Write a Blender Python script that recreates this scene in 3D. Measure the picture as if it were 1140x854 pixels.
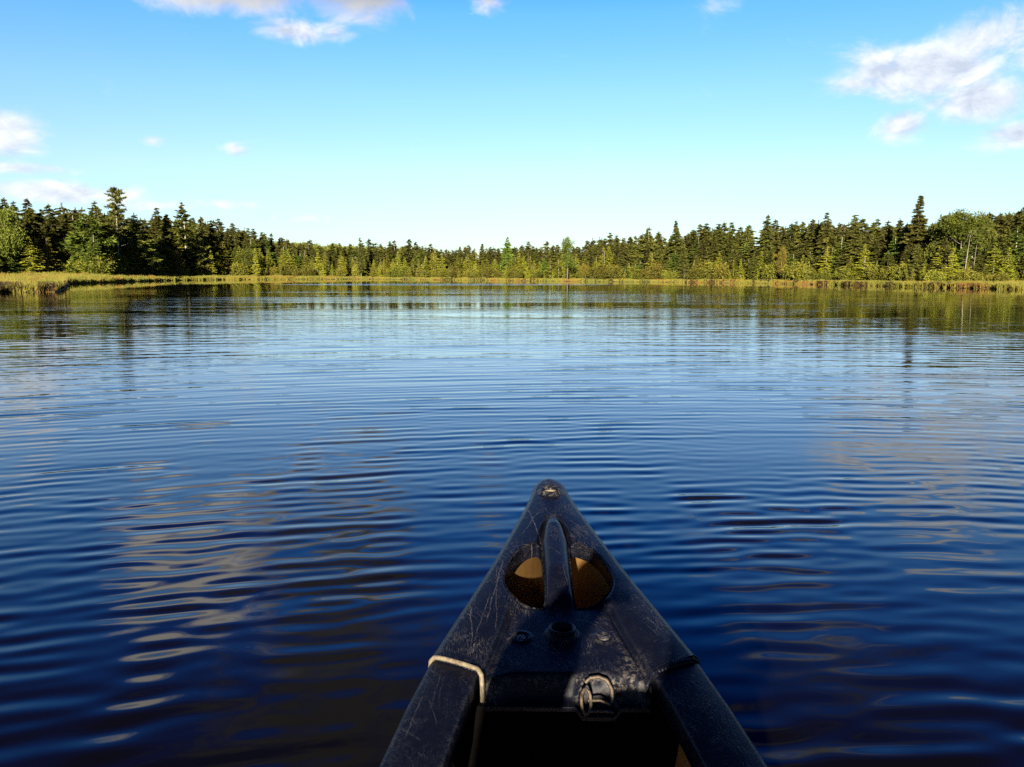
import bpy, bmesh, math, random
import numpy as np
R = math.radians
for o in list(bpy.data.objects): bpy.data.objects.remove(o)
sc = bpy.context.scene
COL = sc.collection

# ------------------------------------------------------------------ camera
F = 861.0; HZ = 303.5; PITCH = math.atan((427 - HZ) / F); CZ = 1.05
cd = bpy.data.cameras.new('camera'); cam = bpy.data.objects.new('camera', cd); COL.objects.link(cam)
cam.location = (0, 0, CZ); cam.rotation_euler = (R(90) - PITCH, 0, 0)
cd.sensor_width = 36; cd.lens = 36 * F / 1140; cd.clip_start = 0.05; cd.clip_end = 6000
sc.camera = cam

# ------------------------------------------------------------------ world, sun, exposure
SUN_EL, SUN_AZ = 17.5, 7.5          # sun low behind the viewer, a little to the left
EXPOSURE = 1.05
SKY_STRENGTH = 0.080
SUN_STRENGTH = 5.0
world = bpy.data.worlds.new('World'); sc.world = world; world.use_nodes = True

class NT:
    """small helper to write node maths as expressions"""
    def __init__(s, tree): s.t = tree; s.n = tree.nodes; s.l = tree.links
    def node(s, ty, **kw):
        n = s.n.new(ty)
        for k, v in kw.items(): setattr(n, k, v)
        return n
    def put(s, sock, v):
        if hasattr(v, 'links') or isinstance(v, bpy.types.NodeSocket): s.l.new(v, sock)
        else: sock.default_value = v
    def m(s, op, a, b=0.0, c=0.0, clamp=False):
        n = s.n.new('ShaderNodeMath'); n.operation = op; n.use_clamp = clamp
        s.put(n.inputs[0], a); s.put(n.inputs[1], b); s.put(n.inputs[2], c)
        return n.outputs[0]
    def mapr(s, v, a, b, c=0.0, d=1.0, smooth=False):
        n = s.n.new('ShaderNodeMapRange'); n.interpolation_type = 'SMOOTHSTEP' if smooth else 'LINEAR'
        s.put(n.inputs[0], v); s.put(n.inputs[1], a); s.put(n.inputs[2], b); s.put(n.inputs[3], c); s.put(n.inputs[4], d)
        return n.outputs[0]
    def noise(s, vec, scale, detail=4, rough=.55, dist=0.0):
        n = s.n.new('ShaderNodeTexNoise'); s.put(n.inputs['Vector'], vec)
        s.put(n.inputs['Scale'], scale); n.inputs['Detail'].default_value = detail
        n.inputs['Roughness'].default_value = rough; n.inputs['Distortion'].default_value = dist
        return n.outputs[0]
    def mix(s, f, a, b, blend='MIX'):
        n = s.n.new('ShaderNodeMix'); n.data_type = 'RGBA'; n.blend_type = blend
        s.put(n.inputs[0], f); s.put(n.inputs[6], a); s.put(n.inputs[7], b)
        return n.outputs[2]
    def ramp(s, f, stops, interp='LINEAR'):
        n = s.n.new('ShaderNodeValToRGB'); s.put(n.inputs[0], f); e = n.color_ramp; e.interpolation = interp
        e.elements[0].position, e.elements[0].color = stops[0][0], tuple(stops[0][1]) + (1,)
        e.elements[1].position, e.elements[1].color = stops[-1][0], tuple(stops[-1][1]) + (1,)
        for p, c in stops[1:-1]:
            x = e.elements.new(p); x.color = tuple(c) + (1,)
        return n.outputs[0]
    def scale(s, vec, xyz, loc=(0, 0, 0)):
        n = s.n.new('ShaderNodeMapping'); s.put(n.inputs[0], vec)
        n.inputs['Scale'].default_value = xyz; n.inputs['Location'].default_value = loc
        return n.outputs[0]

w = NT(world.node_tree); w.n.clear()
sky = w.node('ShaderNodeTexSky', sky_type='NISHITA', sun_disc=False)
sky.sun_elevation = R(SUN_EL); sky.sun_rotation = R(180 + SUN_AZ)
sky.altitude = 300; sky.air_density = 1.0; sky.dust_density = 0.6; sky.ozone_density = 2.0
tc = w.node('ShaderNodeTexCoord'); sep = w.node('ShaderNodeSeparateXYZ')
w.l.new(tc.outputs['Generated'], sep.inputs[0])
X, Y, Z = sep.outputs
el = w.m('MULTIPLY', w.m('ARCSINE', Z), 180 / math.pi)
az = w.m('MULTIPLY', w.m('ARCTAN2', X, Y), 180 / math.pi)
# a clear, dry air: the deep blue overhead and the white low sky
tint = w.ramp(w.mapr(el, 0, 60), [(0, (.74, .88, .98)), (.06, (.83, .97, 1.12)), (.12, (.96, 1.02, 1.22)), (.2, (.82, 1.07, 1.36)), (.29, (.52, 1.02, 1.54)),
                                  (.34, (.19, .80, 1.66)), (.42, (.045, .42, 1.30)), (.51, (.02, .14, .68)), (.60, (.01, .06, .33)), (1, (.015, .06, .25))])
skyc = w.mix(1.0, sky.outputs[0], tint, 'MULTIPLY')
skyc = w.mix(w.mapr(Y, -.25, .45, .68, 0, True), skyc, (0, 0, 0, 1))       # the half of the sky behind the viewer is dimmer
# clouds: soft banks at fixed directions, broken up by noise
dome = w.node('ShaderNodeCombineXYZ'); w.put(dome.inputs[0], az); w.put(dome.inputs[1], w.m('MULTIPLY', el, 1.6))
n1 = w.noise(dome.outputs[0], 0.24, 9, .62, .45)
n2 = w.noise(w.scale(dome.outputs[0], (1, 1, 1), (40, 13, 0)), 0.5, 5, .6, .3)
CLOUDS = [  # azimuth, elevation, half widths, weight
    (27.3, 12.5, 6.2, 2.3, 1.6), (30.0, 13.8, 3.8, 2.0, 1.3), (23.0, 12.0, 3.2, 1.0, .9), (33.5, 12.6, 3.5, 1.6, 1.1), (30.2, 10.4, 3.6, 1.9, 1.45), (25.9, 9.3, 2.2, 1.2, 1.45), (28.0, 10.4, 1.8, .7, .9), (32.8, 8.2, 3.4, 1.1, 1.6), (38, 14, 5, 4, .8), (29.5, 15.2, 1.6, .5, .45),
    (-32.6, 8.4, 3.0, 1.9, 1.7), (-32, 6.3, 4.2, .5, 1.0), (-30.0, 5.0, 7.5, .95, 1.3), (-24.5, 4.4, 3.6, .45, .7), (-24.2, 8.45, .95, .5, .9), (-19.1, 8.2, .8, .35, .55), (-19.3, 4.6, 1.6, .4, .75),
    (-17.0, 3.8, 3.4, .3, .5), (2.5, 3.4, 3.0, .25, .38),
    (-20.0, 18.4, 8.5, 2.2, 1.8), (-11.5, 18.6, 5.6, 2.2, 1.5), (-15.0, 15.7, 3.0, 1.0, 1.2), (-12.4, 15.9, 1.4, .7, .7), (-10.0, 16.9, 1.6, .7, .6), (-24.0, 20.6, 5.5, 3.4, 1.8), (-14, 25.5, 8, 3.4, 1.2), (-14, 32, 13, 5.5, 1.2), (13.9, 17.3, 1.7, .9, .55), (-1.6, 18.2, 1.4, .9, .5),
    (30, 17.8, 5, 1.2, .7), (21, 25.0, 6, 2.2, .95), (28, 28, 6, 2.0, .8), (18, 33, 8, 3, .8), (-45, 18, 9, 4, .8), (55, 14, 10, 4, .9), (-75, 20, 12, 5, .8), (90, 25, 14, 6, .8)]
dens = None; low = None
for (a0, e0, ra, re, wt) in CLOUDS:
    dx = w.m('DIVIDE', w.m('SUBTRACT', az, a0), ra); dy = w.m('DIVIDE', w.m('SUBTRACT', el, e0), re)
    d = w.m('SUBTRACT', 1.0, w.m('SQRT', w.m('ADD', w.m('MULTIPLY', dx, dx), w.m('MULTIPLY', dy, dy))))
    d = w.m('MULTIPLY', w.m('MAXIMUM', d, -1.0), wt)
    dens = d if dens is None else w.m('SMOOTH_MAX', dens, d, .25)
c = w.m('ADD', dens, w.m('MULTIPLY', w.m('SUBTRACT', n1, .52), 2.5))
cover = w.mapr(c, -.15, .95, 0, .95, True)
n1u = w.noise(w.scale(dome.outputs[0], (1, 1, 1), (-.35, 1.0, 0)), 0.24, 9, .62, .45)     # the same noise a little higher up: tops catch the sun
lit = w.m('ADD', .52, w.m('MULTIPLY', w.m('SUBTRACT', n1, n1u), 2.6))
lit = w.m('ADD', lit, w.m('MULTIPLY', w.m('SUBTRACT', n2, .5), .7))
lit = w.m('SUBTRACT', lit, w.mapr(c, .5, 1.6, 0, .22))
cloudc = w.ramp(lit, [(.12, (3.9, 4.3, 5.1)), (.42, (5.0, 5.35, 5.9)), (.75, (6.2, 6.4, 6.6)), (1, (7.2, 7.2, 7.1))])
# high banks seen only from below are thick and grey
cloudc = w.mix(w.m('MULTIPLY', w.mapr(el, 15.4, 17.6, 0, .75, True), w.mapr(az, -8, -4, 1, 0, True)), cloudc, (3.7, 3.65, 3.75, 1))
east = w.m('MULTIPLY', w.mapr(az, -20, -15.5, 0, 1, True), w.mapr(az, 2, 8, 1, 0, True))
cloudc = w.mix(w.m('MULTIPLY', w.mapr(el, 18.0, 19.6, 0, .9, True), w.mapr(az, -17, -21, 0, 1, True)), cloudc, (9.5, 8.8, 7.8, 1))
grey = w.m('MAXIMUM', w.mapr(el, 22.0, 27, 0, .95, True), w.m('MULTIPLY', east, w.mapr(el, 16.9, 20, 0, .9, True)))
cloudc = w.mix(grey, cloudc, (.62, .57, .55, 1))
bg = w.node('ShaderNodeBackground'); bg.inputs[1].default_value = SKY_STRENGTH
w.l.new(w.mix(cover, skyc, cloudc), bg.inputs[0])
wo = w.node('ShaderNodeOutputWorld'); w.l.new(bg.outputs[0], wo.inputs[0])

sd = bpy.data.lights.new('sun', 'SUN'); sun = bpy.data.objects.new('sun', sd); COL.objects.link(sun)
sd.energy = SUN_STRENGTH; sd.angle = R(.53); sd.color = (1, .90, .74)
sun.rotation_euler = (R(90 - SUN_EL), 0, -R(SUN_AZ))
vs = sc.view_settings; vs.view_transform = 'Standard'; vs.look = 'None'; vs.exposure = EXPOSURE; vs.gamma = 1; vs.use_curve_mapping = False
sc.render.engine = 'CYCLES'
sc.cycles.max_bounces = 6; sc.cycles.diffuse_bounces = 1; sc.cycles.glossy_bounces = 3; sc.cycles.transmission_bounces = 2
sc.cycles.caustics_reflective = False; sc.cycles.caustics_refractive = False
sc.cycles.use_denoising = False; sc.cycles.denoiser = "OPENIMAGEDENOISE"; sc.cycles.denoising_input_passes = "RGB_ALBEDO_NORMAL"; sc.cycles.denoising_prefilter = "ACCURATE"

# ------------------------------------------------------------------ helpers
def ray(px, py):
    x = (px - 570) / F; y = -(py - 427) / F; c, s = math.cos(PITCH), math.sin(PITCH)
    return x, c + y * s, -s + y * c
def at_depth(px, py, D):
    """the point of the place that stands D metres ahead"""
    x, y, z = ray(px, py); return x / y * D, D, CZ + z / y * D
def tag(o, label=None, cat=None, group=None, kind=None):
    if label: o['label'] = label
    if cat: o['category'] = cat
    if group: o['group'] = group
    if kind: o['kind'] = kind
    return o
def mesh_np(name, V, Fq, smooth=False):
    """V (n,3), Fq (m,3|4) -> mesh data"""
    V = np.asarray(V, np.float32); Fq = np.asarray(Fq, np.int32)
    me = bpy.data.meshes.new(name); k = Fq.shape[1]
    me.vertices.add(len(V)); me.vertices.foreach_set('co', V.ravel())
    me.loops.add(Fq.size); me.loops.foreach_set('vertex_index', Fq.ravel())
    me.polygons.add(len(Fq)); me.polygons.foreach_set('loop_start', np.arange(0, Fq.size, k, dtype=np.int32))
    if smooth: me.polygons.foreach_set('use_smooth', np.ones(len(Fq), bool))
    me.update(calc_edges=True); return me
def link(name, me, mat=None, parent=None):
    o = bpy.data.objects.new(name, me); COL.objects.link(o)
    if mat and not me.materials: me.materials.append(mat)
    if parent: o.parent = parent
    return o
def empty(name, loc=(0, 0, 0), rz=0):
    o = bpy.data.objects.new(name, None); COL.objects.link(o); o.location = loc; o.rotation_euler = (0, 0, rz)
    o.empty_display_size = .2; return o
def bm_obj(name, bm, mat, parent=None, smooth=True):
    me = bpy.data.meshes.new(name); bmesh.ops.recalc_face_normals(bm, faces=bm.faces); bm.to_mesh(me); bm.free()
    if smooth:
        for p in me.polygons: p.use_smooth = True
    return link(name, me, mat, parent)
def attr(me, name, arr):
    a = me.attributes.new(name, 'FLOAT', 'POINT'); a.data.foreach_set('value', np.asarray(arr, np.float32))
def tube(pts, rad, seg=10, closed=False):
    """swept tube as arrays"""
    P = np.asarray(pts, float); n = len(P); r = np.broadcast_to(np.asarray(rad, float), (n,))
    T = np.gradient(P, axis=0); T /= np.linalg.norm(T, axis=1)[:, None] + 1e-9
    ref = np.array([0, 0, 1.0]) if abs(T[0][2]) < .9 else np.array([1.0, 0, 0])
    A = np.cross(T, ref); A /= np.linalg.norm(A, axis=1)[:, None] + 1e-9; B = np.cross(T, A)
    th = np.linspace(0, 2 * np.pi, seg, endpoint=False)
    V = (P[:, None] + r[:, None, None] * (A[:, None] * np.cos(th)[None, :, None] + B[:, None] * np.sin(th)[None, :, None])).reshape(-1, 3)
    Q = [(i * seg + j, i * seg + (j + 1) % seg, (i + 1) * seg + (j + 1) % seg, (i + 1) * seg + j) for i in range(n - 1) for j in range(seg)]
    return V, np.array(Q)
def joinm(parts):
    V, Q, o = [], [], 0
    for v, q in parts: V.append(v); Q.append(np.asarray(q) + o); o += len(v)
    return np.concatenate(V), np.concatenate(Q)
def new_mat(name):
    m = bpy.data.materials.new(name); m.use_nodes = True; t = NT(m.node_tree)
    return m, t, t.n['Principled BSDF']

# ------------------------------------------------------------------ materials
def foliage_mat(name, dark, mid, light, hue=.03, transl=.12):
    m, t, b = new_mat(name)
    oi = t.node('ShaderNodeObjectInfo'); at = t.node('ShaderNodeAttribute', attribute_name='tone')
    v = t.m('ADD', t.m('MULTIPLY', at.outputs['Fac'], .75), t.m('MULTIPLY', oi.outputs['Random'], .25))
    col = t.ramp(v, [(0, dark), (.5, mid), (1, light)])
    hs = t.node('ShaderNodeHueSaturation'); t.put(hs.inputs['Color'], col)
    t.put(hs.inputs['Hue'], t.mapr(oi.outputs['Random'], 0, 1, .5 - hue, .5 + hue))
    t.put(hs.inputs['Value'], t.mapr(t.m('FRACT', t.m('MULTIPLY', oi.outputs['Random'], 7.31)), 0, 1, .65, 1.25))
    t.put(b.inputs['Base Color'], hs.outputs[0]); b.inputs['Roughness'].default_value = .65
    b.inputs['Specular IOR Level'].default_value = .25
    tr = t.node('ShaderNodeBsdfTranslucent'); t.put(tr.inputs[0], hs.outputs[0])
    mx = t.node('ShaderNodeMixShader'); mx.inputs[0].default_value = transl
    t.l.new(b.outputs[0], mx.inputs[1]); t.l.new(tr.outputs[0], mx.inputs[2])
    t.l.new(mx.outputs[0], t.n['Material Output'].inputs[0]); return m
M = {}
M['spruce'] = foliage_mat('spruce_needles', (.040, .046, .010), (.105, .108, .019), (.25, .225, .034), .02, .1)
M['pine'] = foliage_mat('pine_needles', (.06, .095, .016), (.15, .21, .026), (.27, .32, .04))
M['fir'] = foliage_mat('fir_needles', (.065, .095, .016), (.14, .18, .024), (.25, .28, .036))
M['larch'] = foliage_mat('tamarack_needles', (.15, .17, .016), (.33, .33, .026), (.49, .46, .04), .02, .12)
M['leaf'] = foliage_mat('broad_leaves', (.06, .085, .012), (.14, .17, .02), (.25, .27, .032), .02, .12)
M['rust'] = foliage_mat('turning_leaves', (.12, .10, .015), (.22, .17, .022), (.34, .27, .04), .02, .12)
M['shrub'] = foliage_mat('shrub_leaves', (.08, .09, .014), (.19, .19, .022), (.32, .28, .03), .03, .12)
def bark(name, a, b_, sc_=9):
    m, t, b = new_mat(name); tcn = t.node('ShaderNodeTexCoord')
    n = t.noise(t.scale(tcn.outputs['Object'], (1, 1, .25)), sc_, 5, .65)
    t.put(b.inputs['Base Color'], t.ramp(n, [(.3, a), (.7, b_)])); b.inputs['Roughness'].default_value = .9; return m
M['bark'] = bark('spruce_bark', (.10, .075, .05), (.28, .22, .16))
M['palebark'] = bark('pale_bark', (.30, .26, .19), (.55, .49, .38))
M['deadwood'] = bark('weathered_wood', (.22, .18, .13), (.44, .38, .29))
def ground_mat():
    m, t, b = new_mat('peat_ground'); tcn = t.node('ShaderNodeTexCoord')
    n = t.noise(tcn.outputs['Object'], .6, 6, .6)
    t.put(b.inputs['Base Color'], t.ramp(n, [(.3, (.035, .028, .012)), (.6, (.10, .085, .025)), (.8, (.16, .12, .04))]))
    b.inputs['Roughness'].default_value = .95; return m
M['ground'] = ground_mat()
def sedge_mat():
    m, t, b = new_mat('sedge_blades'); tcn = t.node('ShaderNodeTexCoord'); at = t.node('ShaderNodeAttribute', attribute_name='tone')
    n = t.noise(t.scale(tcn.outputs['Object'], (1, .45, 0)), .35, 5, .6)
    c1 = t.ramp(n, [(.28, (.10, .12, .012)), (.43, (.19, .19, .017)), (.54, (.28, .23, .021)), (.62, (.26, .10, .017)), (.70, (.20, .18, .02)), (.85, (.28, .15, .024))])
    c2 = t.mix(t.m('MULTIPLY', at.outputs['Fac'], .45), c1, (.31, .29, .036, 1))
    t.put(b.inputs['Base Color'], c2); b.inputs['Roughness'].default_value = .7
    tr = t.node('ShaderNodeBsdfTranslucent'); t.put(tr.inputs[0], c2); mx = t.node('ShaderNodeMixShader'); mx.inputs[0].default_value = .3
    t.l.new(b.outputs[0], mx.inputs[1]); t.l.new(tr.outputs[0], mx.inputs[2]); t.l.new(mx.outputs[0], t.n['Material Output'].inputs[0]); return m
M['sedge'] = sedge_mat()
M['heath'] = foliage_mat('heath_leaves', (.03, .022, .010), (.09, .06, .018), (.20, .12, .03), .0, .2)

# ------------------------------------------------------------------ shoreline
SH = np.array([(-900, 352), (-400, 340), (-150, 329.5), (0, 325.8), (40, 325.5), (62, 325.2), (69, 322.0), (76, 316.2), (100, 315), (130, 314), (190, 312.3), (250, 311.4), (330, 311), (400, 310.8),
               (480, 311.6), (570, 312.7), (650, 313.6), (760, 314.6), (860, 315.8), (950, 318), (1040, 320), (1140, 322.8), (1300, 327), (1600, 336), (2100, 350)], float)
NXS = np.arange(-900, 2100, 1.0)
def shore_depth(px):
    wl = np.interp(px, SH[:, 0], SH[:, 1])
    y = -(wl - 427) / F; c, s = math.cos(PITCH), math.sin(PITCH)
    return CZ * (c + y * s) / (s - y * c)
def px_az(px): return np.arctan((np.asarray(px, float) - 570) / F * np.cos(PITCH))
_az = px_az(NXS); _D = shore_depth(NXS); _rad = _D / np.cos(_az)
def shore_r(a):
    """distance from the viewer to the water's edge in direction a (radians from +Y)"""
    a = np.asarray(a, float); r = np.interp(a, _az, _rad)
    back = np.abs(a) > R(57); r = np.where(back, 45 + 10 * np.sin(3 * a), r)
    gw = np.random.default_rng(21); wob = 0
    for n_, am in ((300, .55), (900, .35), (2600, .18)): wob = wob + am * np.interp(a, np.sort(gw.uniform(-math.pi, math.pi, n_)), gw.normal(0, 1, n_))
    return r + wob * np.clip(r / 60, .3, 1.3)
def tree_rise(px): return np.interp(px, [0, 100, 250, 350, 450, 600, 900, 1140], [.45, .5, .45, .35, .12, .10, .10, .12])
def bank(px):
    px = np.asarray(px, float); b0 = np.interp(px, [-200, 0, 60, 80, 150, 250, 350, 450, 600, 800, 950, 1140, 1400], [16, 16, 16, 12, 11, 9, 7, 5, 4, 4.5, 7, 9, 10])
    td = np.interp(px, [-900, -200, 0, 60, 100, 130], [60, 72, 86, 91, 94, 60])       # the tree line runs straight on behind the sedge point
    return np.maximum(b0, (td - shore_depth(px)) / np.cos(px_az(px)))
def ground_z(a, off):
    px = 570 + F / np.cos(PITCH) * np.tan(np.clip(a, -R(57), R(57)))
    bk = bank(px); z = np.interp(off, [-6, -1, -.1, .15, 1], [-1.2, -.5, -.12, .08, .12])
    t_ = np.clip((off - 1) / np.maximum(bk, 1), 0, 1.6); z = z + t_ * np.maximum(tree_rise(px) - .1, .05)
    hill = np.interp(px, [-600, -200, 200, 290, 400, 520, 700, 1000, 1090, 1160, 1500, 2000], [8, 6, 5.5, 4.6, 3.0, .5, .5, 2, 6, 10.5, 13, 12])
    return z + hill * np.clip((off - 45) / 90, 0, 1) ** 1.3

front = np.arange(-52, 52.01, .12); rest = np.arange(54, 306.1, 2.0)
AZ = np.radians(np.concatenate([front, rest])); AZw = np.where(AZ > np.pi, AZ - 2 * np.pi, AZ)
OFF = np.array([-30, -6, -1.5, -.5, -.1, .15, .5, 1, 2, 3.5, 5, 7, 9, 12, 15, 19, 24, 32, 45, 60, 80, 105, 135, 180, 300, 700, 2000], float)
rr = shore_r(AZw)[:, None] + OFF[None]; zz = ground_z(AZw[:, None] + 0 * rr, OFF[None] + 0 * rr)
zz += np.where(OFF[None] > .4, .05 * np.sin(rr * 2.1 + AZw[:, None] * 80) + .04 * np.sin(rr * 5.3 - AZw[:, None] * 210), 0)
V = np.stack([rr * np.sin(AZw)[:, None], rr * np.cos(AZw)[:, None], zz], -1).reshape(-1, 3)
nA, nO = len(AZ), len(OFF)
ii, jj = np.meshgrid(np.arange(nA), np.arange(nO - 1), indexing='ij'); i2 = (ii + 1) % nA
Q = np.stack([ii * nO + jj, ii * nO + jj + 1, i2 * nO + jj + 1, i2 * nO + jj], -1).reshape(-1, 4)
V = np.vstack([V, [[0, 0, -1.6]]]); cidx = len(V) - 1
me = mesh_np('ground', V, Q, True)
gnd = link('ground', me, M['ground']); tag(gnd, 'boggy peat shore and wooded ground around the pond', 'ground', kind='structure')
# pond bed under the water, closing the sheet
bmg = bmesh.new(); bmg.from_mesh(me); bmg.verts.ensure_lookup_table()
for i in range(nA):
    bmg.faces.new((bmg.verts[cidx], bmg.verts[i * nO], bmg.verts[((i + 1) % nA) * nO]))
bmg.normal_update(); bmg.to_mesh(me); bmg.free()

# ------------------------------------------------------------------ canoe shape functions (s = metres behind the bow end, y = 1.5 - s)
SW = [-.062, -.058, -.048, -.035, -.022, .01, .08, .2, .33, .45, .565, .66, .764, .95, 1.15, 1.5, 2.0, 2.43]
WW = [.004, .013, .022, .0275, .031, .0345, .0475, .075, .106, .138, .169, .188, .2045, .24, .275, .335, .40, .42]
MID = 2.43
def half_w(s):
    s = np.asarray(s, float); return np.interp(np.where(s > MID, 2 * MID - s, s), SW, WW)
def sheer(s):
    s = np.asarray(s, float); s = np.where(s > MID, 2 * MID - s, s)
    return np.where(s < .8, .62 - .1 * s, np.interp(s, [.8, 1.0, 1.3, 1.7, 2.1, MID], [.54, .521, .495, .467, .451, .447]))
def keel(s):
    s = np.asarray(s, float); s = np.where(s > MID, 2 * MID - s, s)
    return np.interp(s, [-.062, -.06, -.045, -.02, .02, .08, .16, .3, .5, .8, 1.4, MID], [.60, .45, .25, .12, .02, -.04, -.075, -.095, -.105, -.11, -.115, -.12])
def section(s, n=15, inset=0.0):
    """half section from gunwale to keel: arrays x, z"""
    wd = max(float(half_w(s)) - .008 - inset, .001); zt = float(sheer(s)) - .012; zk = float(keel(s)) + inset * 1.3
    a = np.linspace(0, 1, n); full = np.interp(min(s, 2 * MID - s), [-.06, .3, .9, 1.6, MID], [1.0, 1.15, 1.7, 2.5, 3.0])
    zf = 1 - a                                   # 1 at gunwale
    x = wd * (1 - (1 - zf) ** full) ** (1 / max(full * .85, .9))
    return x, zk + (zt - zk) * zf
# half breadth at the waterline
S_ST = np.concatenate([[-.062, -.06, -.055, -.045, -.03, -.01], np.linspace(.02, 2 * MID - .02, 110), [2 * MID + .01, 2 * MID + .03, 2 * MID + .045, 2 * MID + .055, 2 * MID + .06, 2 * MID + .062]])
WLB = []
for s in S_ST:
    x, z = section(s)
    WLB.append(0 if z[-1] >= 0 else np.interp(0, z[::-1], x[::-1]))
WLB = np.array(WLB)
CX0, CROT = .0535, -math.atan(.015)

# ------------------------------------------------------------------ water
rows = [.25]
while rows[-1] < 175: rows.append(rows[-1] * (1.0031 if rows[-1] < 16 else 1.012))
rows = np.array(rows)
fa = np.arange(-47, 47.001, .14); ra = np.arange(47.6, 312.5, .9)
WA = np.radians(np.concatenate([fa, ra])); nA, nR = len(WA), len(rows)
GX = np.sin(WA)[:, None] * rows[None]; GY = np.cos(WA)[:, None] * rows[None]
RR = np.broadcast_to(rows[None], GX.shape); SP = np.where(RR < 16, .0031, .012) * RR
rng = np.random.default_rng(7)
CXW, CYW = 1.5, -9.0
rho = np.hypot(GX - CXW, GY - CYW); psi = np.arctan2(GX - CXW, GY - CYW) * 11.0
def slow(seed, scale):
    g = np.random.default_rng(seed); out = np.zeros_like(GX)
    for _ in range(6):
        th = g.normal(0, .9); k = 2 * np.pi / (scale * g.uniform(.6, 1.7))
        out += np.cos(k * (GX * np.sin(th) * .55 + GY * np.cos(th)) + g.uniform(0, 6.28))
    return out / 6 ** .5
H = np.zeros_like(GX); SL = .048
N = 110
for i in range(N):
    lam = .05 * (.7 / .05) ** rng.beta(1.5, 1.6)
    th = rng.normal(0, .11 if lam > .13 else .26); k = 2 * np.pi / lam
    pk = math.exp(-((math.log(lam / .125)) / .50) ** 2)
    s_i = SL * (.22 + pk) * rng.uniform(.6, 1.3) * (.55 if lam > .22 else 1.1)
    ph = k * (math.cos(th) * rho + math.sin(th) * psi) + rng.uniform(0, 6.28)
    fade = np.clip((lam / SP - 4.0) / 4.0, 0, 1)
    grow = 1 + 2.2 * np.clip((RR - 2.5) / 5.0, 0, 1) if lam > .22 else 1.0      # the open water beyond the bow carries the longer ripples
    H += s_i / k * np.sin(ph) * fade * grow * (2 / N) ** .5
env = np.clip(1 + .30 * slow(3, 2.2) + .22 * slow(5, .9), .35, 1.8)
H *= env
V = np.stack([GX, GY, H], -1).reshape(-1, 3)
ii, jj = np.meshgrid(np.arange(nA), np.arange(nR - 1), indexing='ij'); i2 = (ii + 1) % nA
Q = np.stack([ii * nR + jj, i2 * nR + jj, i2 * nR + jj + 1, ii * nR + jj + 1], -1).reshape(-1, 4)
# the water stops at the hull
cr, sr = math.cos(-CROT), math.sin(-CROT)
lx = (V[:, 0] - CX0) * cr - V[:, 1] * sr; ly = (V[:, 0] - CX0) * sr + V[:, 1] * cr
hb = np.interp(1.5 - ly, S_ST, WLB, left=0, right=0)
inside = np.abs(lx) < hb - .004
Q = Q[~inside[Q].all(1)]
def water_mat():
    m, t, b = new_mat('pond_water'); tcn = t.node('ShaderNodeTexCoord'); P = tcn.outputs['Object']
    b.inputs['Base Color'].default_value = (.0035, .0030, .0022, 1); b.inputs['IOR'].default_value = 1.333
    b.inputs['Roughness'].default_value = .015
    sp = t.node('ShaderNodeSeparateXYZ'); t.l.new(P, sp.inputs[0])
    dist = t.m('SQRT', t.m('ADD', t.m('MULTIPLY', sp.outputs[0], sp.outputs[0]), t.m('MULTIPLY', sp.outputs[1], sp.outputs[1])))
    # breeze: long patches of ruffled and of calm water
    patch = t.noise(t.scale(P, (.05, .22, 0)), 1.0, 5, .6, .4)
    calm = t.mapr(patch, .36, .64, .10, .9, True)
    side = t.mapr(t.m('ABSOLUTE', t.m('SUBTRACT', sp.outputs[0], -2.0)), 9, 27, 1.0, .16, True)
    side = t.mix(t.mapr(dist, 14, 32, 0, 1, True), (1, 1, 1, 1), side)
    near_shore = t.mapr(dist, 38, 66, 1.0, .10, True)
    # one bright wind streak lying before the far shore
    sx = t.m('DIVIDE', t.m('SUBTRACT', sp.outputs[0], -5), 17); sy = t.m('DIVIDE', t.m('SUBTRACT', sp.outputs[1], 70), 6.0)
    streak = t.mapr(t.m('ADD', t.m('MULTIPLY', sx, sx), t.m('MULTIPLY', sy, sy)), .6, 1.1, 2.8, 0, True)
    amp = t.m('MULTIPLY', t.m('MULTIPLY', t.m('MULTIPLY', calm, side), near_shore), t.mapr(dist, 3, 11, .12, 1.0, True))
    amp = t.m('ADD', amp, streak)
    w1 = t.noise(t.scale(P, (.9, 2.6, 0)), 1.0, 3, .5, .3)
    w2 = t.noise(t.scale(P, (3.0, 9.0, 0), (3, 7, 0)), 1.0, 2, .5, .2)
    hgt = t.m('ADD', t.m('MULTIPLY', w1, .018), t.m('MULTIPLY', w2, .0055))
    bp = t.node('ShaderNodeBump'); bp.inputs['Strength'].default_value = 1; bp.inputs['Distance'].default_value = 1.0
    t.put(bp.inputs['Height'], t.m('MULTIPLY', hgt, amp)); t.l.new(bp.outputs[0], b.inputs['Normal']); return m
M['water'] = water_mat()
me = mesh_np('water', V, Q, True); wat = link('water', me, M['water']); tag(wat, 'dark rippled pond water mirroring the sky', 'water', kind='structure')
del V, Q, H, GX, GY, rho, psi, env

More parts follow.
